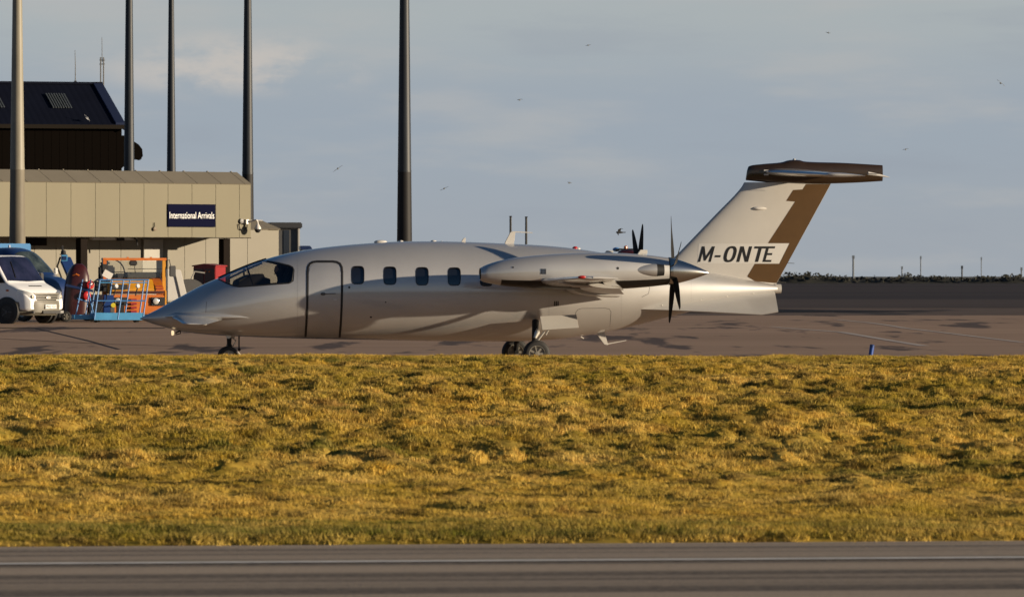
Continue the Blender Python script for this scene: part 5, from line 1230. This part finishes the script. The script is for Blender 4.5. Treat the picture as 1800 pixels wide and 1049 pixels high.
# sign
x0, x1 = tx(294.5, -0.02), tx(378, -0.02); xm = (x0+x1)/2
zt = EYE+(HOR-359)*(tloc.y+xm*math.sin(TA))/FOC; zb = EYE+(HOR-399)*(tloc.y+xm*math.sin(TA))/FOC
so = bpy.data.objects.new('arrivals_sign', None); COL.objects.link(so); so.location = tloc; so.rotation_euler = (0, 0, TA)
tag(so, 'navy sign reading International Arrivals in white letters on the cream fascia', 'sign')
MB().box2((x0, -0.05, zb-zg), (x1, -0.004, zt-zg)).build('board', M['sign_blue'], so, 0.004)
tv_, tf_ = text_mesh('International Arrivals', 0, 0.0, 1.0)
ww, hh = x1-x0, zt-zb
MB().add([(x0+ww*(0.03+0.94*x), -0.056, zb-zg+hh*(0.365+0.295*y)) for x, y, _ in tv_], tf_).build('lettering', M['sign_white'], so, recalc=False)
# CCTV camera on the corner, with its cable and small fittings
co = bpy.data.objects.new('security_camera', None); COL.objects.link(co); co.location = tloc; co.rotation_euler = (0, 0, TA)
tag(co, 'white dome security camera on a bracket at the terminal corner', 'camera')
zc = EYE+(HOR-390)*TY/FOC-zg; x = tx(434, -0.1)
MB().box((x, -0.08, zc), (0.14, 0.15, 0.16)).build('mounting_box', M['white'], co, 0.01)
xe = tx(453, -0.4); m = MB(); m.tube([(x+0.03, -0.12, zc-0.02), (x+0.2, -0.3, zc+0.06), (xe-0.05, -0.4, zc+0.06), (xe, -0.4, zc+0.0), (xe, -0.4, zc-0.1)], [.03, .03, .03, .03, .035], 8); m.build('bracket_arm', M['white'], co)
MB().lathe((xe, -0.4, zc-0.26), (0, 0, 1), [(0, .125), (.05, .12), (.14, .07), (.18, .04)], 18).build('housing', M['white'], co)
MB().ball((xe, -0.4, zc-0.275), (.115, .115, .12)).build('dome', M['soft_black'], co)
m = MB(); m.tube([(x+0.05, -0.05, zc-0.05), (x+0.03, -0.06, zc-0.22), (x-0.12, -0.06, zc-0.30), (x-0.28, -0.06, zc-0.26), (x-0.33, -0.04, zc-0.08)], .018, 6); m.build('cable', M['soft_black'], co)
x = tx(424, -0.02); MB().lathe((x, -0.03, zc+0.02), (0, -1, 0), [(0, .09), (.04, .09), (.05, .05)], 14).build('outlet', M['mid_grey'], co)
wl = bpy.data.objects.new('wall_fitting', None); COL.objects.link(wl); wl.location = tloc; wl.rotation_euler = (0, 0, TA)
tag(wl, 'small brass wall fitting low on the fascia left of the arrivals sign', 'fitting')
x = tx(271, -0.02); zz_ = EYE+(HOR-402)*236/FOC-zg
MB().lathe((x, -0.02, zz_), (0, -1, 0), [(0, .07), (.05, .07), (.06, .04)], 14).build('base', M['brass'], wl); MB().tube([(x, -0.04, zz_), (x, -0.04, zz_+0.22)], .014, 6).build('stem', M['gear_dark'], wl)

def make_grey_cabin():
    a = at(512, 0, 262.0)
    v = thing('boarding_cabin', 'grey cabin with a dark flat roof at the right end of the terminal', 'cabin', (a.x, 262, ground_z(262)), R(6))
    zt_ = EYE+(HOR-402)*262/FOC-ground_z(262); zr = EYE+(HOR-391)*262/FOC-ground_z(262)
    MB().box2((-0.75, 0, 0.9), (0.30, 1.8, zt_)).build('cabin_body', M['mid_grey'], v, 0.01)
    MB().box2((-0.85, -0.15, zt_+0.004), (0.42, 1.95, zr)).build('roof', M['dark_grey'], v, 0.04)
    MB().box2((-0.30, -0.02, 2.1), (-0.08, 0.02, zt_-0.06)).build('window', M['cabin_glass'], v)
    MB().box2((0.27, -0.10, 0.0), (0.33, -0.03, zt_)).build('corner_post', M['white'], v)
    MB().box2((-0.10, -0.12, 2.20), (0.27, -0.06, 2.27)).build('railing', M['soft_black'], v)
    for x in (-0.05, 0.1, 0.22): MB().box2((x-.015, -0.11, 1.3), (x+.015, -0.07, 2.2)).build('baluster', M['soft_black'], v)
    MB().box2((-0.6, 0.2, 0), (-0.4, 0.4, 0.9)).build('leg', M['mid_grey'], v); MB().box2((0.0, 0.2, 0), (0.2, 0.4, 0.9)).build('leg', M['mid_grey'], v)
make_grey_cabin()
def make_dark_box():
    a = at(540, 0, 250.0); z = ground_z(250)
    v = thing('mobile_stairs', 'navy canopy top of boarding stairs just above the cockpit roof', 'stairs', (a.x, 250, z), R(5))
    zt_ = EYE+(HOR-432)*250/FOC-z
    MB().prism([(-0.25, zt_-0.16), (-0.25, zt_), (0.12, zt_), (0.20, zt_-0.12), (0.20, zt_-0.16)], lambda p, t: (p[0], t, p[1]), 0, 1.2).build('canopy', M['navy'], v, 0.02)
    for x in (-0.2, 0.16):
        for y in (0.05, 1.1): MB().box2((x-.03, y-.03, 0.3), (x+.03, y+.03, zt_-0.16)).build('canopy_post', M['dark_grey'], v)
    for k in range(7): MB().box2((-0.2, 0.1+k*0.15, 0.3+k*0.2), (0.16, 0.24+k*0.15, 0.36+k*0.2)).build('step', M['mid_grey'], v)
    MB().box2((-0.25, 0, 0.14), (0.2, 1.2, 0.28)).build('chassis', M['navy'], v)
    for y in (0.2, 1.0): road_wheel(v, -0.2, y, 0.16, 0.1); road_wheel(v, 0.16, y, 0.16, 0.1)
make_dark_box()
def make_far_unit():
    a = at(1103, 0, 215.0); z = ground_z(215)
    v = thing('beacon_vehicle', 'dark red vehicle roof with an orange beacon showing above the engine cowling', 'vehicle', (a.x, 215, z), R(-4))
    zt_ = EYE+(HOR-438.5)*215/FOC-z
    B = CarBody([-0.9, -0.8, -0.5, 0.5, 0.8, 0.9], [1.2, zt_-0.25, zt_-0.02, zt_-0.02, zt_-0.3, 1.0], [.35]*6, [.34, .37, .38, .38, .37, .34], 5, 0.05)
    o = B.shell(24).build('body', M['maroon'], v, angle=45); o.rotation_euler = (0, 0, R(90))
    MB().box2((-0.36, -0.3, zt_-0.02), (0.34, 0.3, zt_+0.03)).build('roof_rack', M['soft_black'], v, 0.01)
    MB().ball((-0.36, 0, zt_), (.12, .16, .07)).build('spotlight', M['rail_blue'], v)
    MB().lathe((-0.06, 0, zt_+0.02), (0, 0, 1), [(0, .06), (.08, .055), (.10, .02)], 12).build('beacon', M['orange_lamp'], v)
    for y in (-0.6, 0.6):
        for x in (-0.32, 0.32):
            MB().lathe((x, y, 0.25), (1, 0, 0), [(-.08, .15), (-.08, .25), (.08, .25), (.08, .15)], 20).build('wheel', M['tyre'], v)
make_far_unit()

# ------------------------------------------------------------------ hangar
HA = R(18); HY = 320.0
hloc = Vector(((214-900)/FOC*HY, HY, ground_z(HY))); hzg = hloc.z
hang = thing('hangar', 'black-walled hangar with a navy ridged roof behind the arrivals building', 'hangar', hloc, HA)
hE = EYE+(HOR-219)*HY/FOC-hzg; run = 4.15; hR = EYE+(HOR-148)*(HY+run*0.95)/FOC-hzg; HL = -24.0
MB().box2((HL, 0.0, 0), (0, run*2, hE-0.02)).build('wall', M['hangar_wall'], hang)
MB().prism([(0.0, hE-0.02), (run*2, hE-0.02), (run, hR-0.1)], lambda p, t: (t, p[0], p[1]), -0.2, -0.02).build('gable', M['hangar_wall'], hang)
for k in range(60): 
    x = -0.15-k*0.4
    if x > HL: MB().box2((x-.10, -0.008, 0), (x+.10, -0.003, hE-0.05)).build('wall_rib', M['hangar_wall'], hang)
th_ = math.atan2(hR-hE, run)
for sgn in (1, -1):
    def rp(x, t, dz): return (x, (run*t-0.25*(1-t)) if sgn > 0 else (2*run-(run*t-0.25*(1-t))), hE+(hR-hE)*t-0.02*(1-t)+dz)
    m = MB(); n = 4; rings = []
    for x in np.arange(HL, 0.06, 0.11):
        ph = int(round((x-HL)/0.11)) % 3; dz = 0.012 if ph == 0 else 0.0
        rings.append([rp(x, 0, dz), rp(x, 1, dz), rp(x, 1, -0.12), rp(x, 0, -0.12)])
    m.loft(rings, True, True); roof = m.build('roof', M['hangar_roof'], hang, angle=15)
    if sgn > 0:
        m = MB(); a = [rp(0.10, 0, 0.10), rp(0.10, 1, 0.10), rp(0.10, 1, -0.30), rp(0.10, 0, -0.30)]; b = [rp(-0.35, 0, 0.10), rp(-0.35, 1, 0.10), rp(-0.35, 1, -0.0), rp(-0.35, 0, -0.0)]
        m.loft([a, b], True, True); m.build('barge_board', M['hangar_trim'], roof)
        for px in (106, -12):
            c, s = math.cos(HA), math.sin(HA); k = (px-900)/FOC; d = run*0.5
            x = (k*(hloc.y+d*c)-(hloc.x-d*s))/(c-k*s)
            for i in range(8):
                xx = x-0.50+i*0.125; mm = MB()
                mm.loft([[rp(xx-.03, .37, .10), rp(xx+.03, .37, .10), rp(xx+.03, .37, .06), rp(xx-.03, .37, .06)], [rp(xx-.03, .71, .10), rp(xx+.03, .71, .10), rp(xx+.03, .71, .06), rp(xx-.03, .71, .06)]], True, True)
                mm.build('skylight_strip', M['skylight'], roof)
MB().box2((HL, run-0.15, hR-0.02), (0.1, run+0.15, hR+0.09)).build('ridge_cap', M['hangar_roof'], hang)
MB().box2((HL, -0.36, hE-0.22), (0.1, -0.26, hE-0.03)).build('gutter', M['soffit'], hang)
# dark bracketed canopy on the gable end
zc1 = EYE+(HOR-238)*HY/FOC-hzg; zc2 = EYE+(HOR-262)*HY/FOC-hzg; zc3 = EYE+(HOR-280)*HY/FOC-hzg
m = MB(); m.prism([(0.0, zc1), (0.25, zc1), (0.95, zc2+0.22), (1.12, zc2), (1.15, zc3+0.16), (1.02, zc3), (0.75, zc3+0.03), (0.4, zc3-0.2), (0.0, zc3-0.5)], lambda p, t: (p[0], t, p[1]), 0.4, 2.2); m.build('canopy', M['hangar_wall'], hang)
for x, z, r in ((1.12, zc3+0.3, .10), (1.1, zc3+0.08, .11), (0.98, zc2+0.1, .12)): MB().ball((x, 1.0, z), (r, .4, r)).build('canopy_lamp', M['hangar_wall'], hang)
def on_ridge(px):
    c, s = math.cos(HA), math.sin(HA); k = (px-900)/FOC; x = (k*(hloc.y+run*c)-(hloc.x-run*s))/(c-k*s)
    w = Vector((hloc.x+x*c-run*s, hloc.y+x*s+run*c, hzg+hR+0.08)); return w
w = on_ridge(132.5); ht = (148-92)*w.y/FOC
v = thing('whip_antenna', 'single thin whip aerial standing on the hangar ridge', 'antenna', w)
MB().tube([(0, 0, 0), (0.0, 0, ht*0.5), (-0.02, 0, ht)], [.028, .02, .012], 6).build('rod', M['dark_grey'], v); MB().box((0, 0, 0.03), (.12, .12, .06)).build('base', M['dark_grey'], v)
w = on_ridge(177); v = thing('twin_aerial', 'twin-pole aerial with cross bars at the end of the hangar ridge', 'antenna', w)
s_ = w.y/FOC; MB().tube([(0.0, 0, -0.3), (0.0, 0, 44*s_)], .035, 6).build('pole', M['dark_grey'], v); MB().tube([(0.14, 0, -0.5), (0.14, 0, 44*s_)], .035, 6).build('pole', M['dark_grey'], v)
for z in (32, 39): MB().bar((-0.06, 0, z*s_), (0.2, 0, z*s_), .04).build('cross_bar', M['dark_grey'], v)
MB().tube([(0.07, 0, 36*s_), (0.06, 0, 79*s_)], [.02, .012], 6).build('rod', M['dark_grey'], v)

# ------------------------------------------------------------------ floodlight masts
def mast(px, Y, w_top, w_low, y_low, split_y, label, top_m, low_m, H):
    a = at(px, 0, Y); zg_ = ground_z(Y); z1 = EYE+(HOR-0)*Y/FOC-zg_; z2 = EYE+(HOR-y_low)*Y/FOC-zg_; zs = EYE+(HOR-split_y)*Y/FOC-zg_
    r1, r2 = w_top*Y/FOC/2, w_low*Y/FOC/2; k = (r2-r1)/(z1-z2)
    def rad(z): return max(r1+k*(z1-z), 0.06)
    v = thing('floodlight_mast', label, 'mast', (a.x, Y, zg_), 0, 'tapered floodlight masts round the terminal')
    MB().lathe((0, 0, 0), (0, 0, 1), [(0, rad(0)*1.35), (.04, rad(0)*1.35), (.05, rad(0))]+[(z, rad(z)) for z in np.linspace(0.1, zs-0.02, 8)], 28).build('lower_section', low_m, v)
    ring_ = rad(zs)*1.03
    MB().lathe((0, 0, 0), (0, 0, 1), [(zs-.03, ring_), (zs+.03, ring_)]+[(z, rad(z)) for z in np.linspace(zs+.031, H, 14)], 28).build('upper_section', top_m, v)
    m = MB(); m.box((0, 0, H+0.05), (2.4, 0.14, 0.12)); m.build('crossarm', M['pole_grey'], v)
    for x in (-1.0, -0.35, 0.35, 1.0): MB().box((x, -0.15, H-0.15), (.42, .22, .36), Matrix.Rotation(0.5, 3, 'X')).build('floodlight', M['mid_grey'], v, 0.02)
    return v
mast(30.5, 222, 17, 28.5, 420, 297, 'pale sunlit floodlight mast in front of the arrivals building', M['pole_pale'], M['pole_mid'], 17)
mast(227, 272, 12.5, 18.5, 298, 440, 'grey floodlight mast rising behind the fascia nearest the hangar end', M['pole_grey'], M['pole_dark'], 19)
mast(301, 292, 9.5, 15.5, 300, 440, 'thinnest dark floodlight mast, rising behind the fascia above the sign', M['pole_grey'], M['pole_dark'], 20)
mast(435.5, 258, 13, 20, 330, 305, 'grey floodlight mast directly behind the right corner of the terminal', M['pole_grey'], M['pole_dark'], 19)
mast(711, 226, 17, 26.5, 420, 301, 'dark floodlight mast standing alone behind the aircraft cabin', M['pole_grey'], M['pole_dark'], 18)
for px, ty, lb in ((897.5, 381, 'slim black post rising behind the white roof aerial, nearer the cockpit'), (925, 382, 'slim black post behind the tip of the white roof aerial')):
    Y = 300; a = at(px, ty, Y); zg_ = ground_z(Y); v = thing('lamp_post', lb, 'post', (a.x, Y, zg_), 0, 'slim black posts behind the aircraft')
    MB().tube([(0, 0, 0), (0, 0, a.z-zg_)], [.07, .05], 10).build('shaft', M['black'], v); MB().box((0, 0, a.z-zg_+0.01), (.12, .12, .05)).build('cap', M['black'], v)

# ------------------------------------------------------------------ verge marker, birds, far hedge and masts
Y = 117.2; a = at(1524.5, 0, Y); v = thing('edge_marker', 'leaning blue plastic edge marker at the far lip of the grass', 'marker', (a.x, Y, 0.0), 0)
m = MB(); top = EYE+(HOR-604.5)*Y/FOC; ln = 0.045
m.lathe((0, 0, 0), (0.16, 0, 1), [(0, .040), (top-0.05, .040)], 18); m.build('tube', M['marker_blue'], v); 
e = (0.16*(top-0.05), 0, top-0.05); MB().lathe((0.157*(top-0.05), 0, (top-0.05)*0.985), (0.16, 0, 1), [(0, .042), (.04, .042), (.05, .03)], 18).build('cap', M['deep_blue'], v)
MB().lathe((0, 0, 0.0), (0, 0, 1), [(0, .10), (.03, .09), (.035, .05)], 18).build('foot', M['soft_black'], v)
def bird(px, py, Y, span, roll, yaw, flap, label, group='gulls flying over the airfield', dark='bird_far'):
    a = at(px, py, Y); mb = MB(); rings = []
    for x, r in ((-.11, .004), (-.095, .016), (-.07, .02), (-.01, .028), (.05, .02), (.1, .01), (.14, .015), (.15, .005)):
        rings.append([(x, r*math.cos(q)*(1.6 if x > .11 else 1), r*math.sin(q)*(.3 if x > .11 else 1)) for q in np.linspace(0, 2*PI, 10, endpoint=False)])
    mb.loft(rings, True, True)
    for s in (-1, 1):
        L_ = []
        for t, c, up in ((0.0, .08, 0), (.35, .075, .18), (.7, .05, .15), (1.0, .01, .02)):
            y = s*t*span/2; z = up*flap; x = -.03+.05*t*t
            L_.append([(x-c/2, y, z), (x, y, z+.007), (x+c/2, y, z), (x, y, z-.004)])
        mb.loft(L_, True, True)
    o = mb.build('gull', M[dark], None, angle=60); o.location = a; o.rotation_euler = (roll, 0, yaw)
    return tag(o, label, 'bird', group)
bird(1090, 408.5, 160, 0.30, R(-30), R(25), 0.30, 'dark gull flying low just above the engine cowling', dark='bird')
bird(594, 296.5, 200, 0.32, R(-35), R(85), 0.0, 'small gull gliding in the sky near the dark mast, above the cabin door')
bird(781, 331.5, 210, 0.28, R(-25), R(85), 0.0, 'small gull just right of the dark mast')
bird(913.5, 176, 220, 0.20, R(-8), R(80), 0.1, 'tiny gull high in the middle of the sky')
bird(1001, 321.5, 230, 0.17, R(10), R(70), 0.1, 'tiny gull level with the top of the tail, left of the fin')
bird(1759, 146.5, 190, 0.28, R(40), R(80), 0.1, 'gull banking in the far right of the sky')
bird(1592, 263, 220, 0.20, R(-15), R(80), 0.1, 'tiny gull above the rear tip of the T-tail')
bird(1034, 80, 240, 0.20, R(-12), R(85), 0.0, 'tiny gull high above the engine and propeller')
bird(1456, 58, 240, 0.18, R(10), R(85), 0.0, 'tiny gull highest in the sky above the tail')
c_, s_h = math.cos(HA), math.sin(HA); k = (153.5-900)/FOC; d = -0.1; x = (k*(hloc.y+d*c_)-(hloc.x-d*s_h))/(c_-k*s_h)
o = bird(153.5, 213, 319, 0.4, 0, R(150), 0.0, 'white gull perched on the eave of the navy hangar roof', None, 'bird_white')
o.location = (hloc.x+x*c_-d*s_h, hloc.y+x*s_h+d*c_, hzg+hE+0.28); o.rotation_euler = (0, R(-50), R(160)); o.scale = (1.6, 0.7, 1.6)

def make_hedge():
    r = random.Random(5); mb = MB()
    hx = lambda x: 1.25+0.22*math.sin(x*0.35)+0.20*math.sin(x*0.93+1)+0.12*math.sin(x*2.3)+(0.75*max(0, math.sin((x-46)*0.21)) if 46 < x < 76 else 0)
    xs_ = [k*0.8-160 for k in range(401)]; n = len(xs_)
    mb.add([(x, 1266, 0.3) for x in xs_]+[(x, 1268, 0.3+hx(x)*0.72) for x in xs_]+[(x, 1273, 0.3+hx(x)*0.72) for x in xs_]+[(x, 1275, 0.3) for x in xs_], [(j*n+i, j*n+i+1, (j+1)*n+i+1, (j+1)*n+i) for j in range(3) for i in range(n-1)])
    for i in range(9000):
        x = r.uniform(-158, 158); Yb = 1270+r.uniform(-4, 4); hb = hx(x)*(0.85+0.35*r.random()**2)
        z = r.uniform(0.35, 1.0)*hb; sz = r.uniform(0.12, 0.38)
        p = Vector((x, Yb, 0.34+z)); q = Matrix.Rotation(r.uniform(0, 6.28), 3, Vector((r.random(), r.random(), r.random()+.1)).normalized())
        mb.add([p+q @ Vector(w)*sz for w in ((-1, 0, -.5), (1, 0, -.5), (0.6, .4, .6), (-.5, -.3, .7))], [(0, 1, 2, 3)])
    o = mb.build('hedge', M['hedge'], recalc=False); stuff(o); tag(o, 'long low dark hedge along the far edge of the airfield', 'hedge')
make_hedge()
for px, ty, w, lb in ((1500, 449, 9, 'broad pale mast far off, closest to the tail'), (1585.5, 468, 6, 'short faint mast far off above the hedge'), (1618.5, 450, 5, 'tall thin mast far off above the blue marker'), (1691, 467, 7, 'short dark mast with a thick head far off on the hedge line'), (1725, 452, 4, 'thin tall mast far off, right of the thick-headed one'), (1795.5, 470, 7, 'short mast far off at the frame edge')):
    Y = 1300; a = at(px, ty, Y); H = a.z-0.34; r = w/2*Y/FOC*0.42
    v = thing('approach_mast', lb, 'mast', (a.x, Y, 0.34), 0, 'far masts beyond the hedge')
    mm = M['black'] if px == 1691 else M['far_mast']
    MB().tube([(0, 0, 0), (0, 0, H)], [r, r*0.8], 8).build('shaft', mm, v)
    MB().box((0, 0, H-0.3), (r*2.3, .4, .6)).build('head', mm, v)
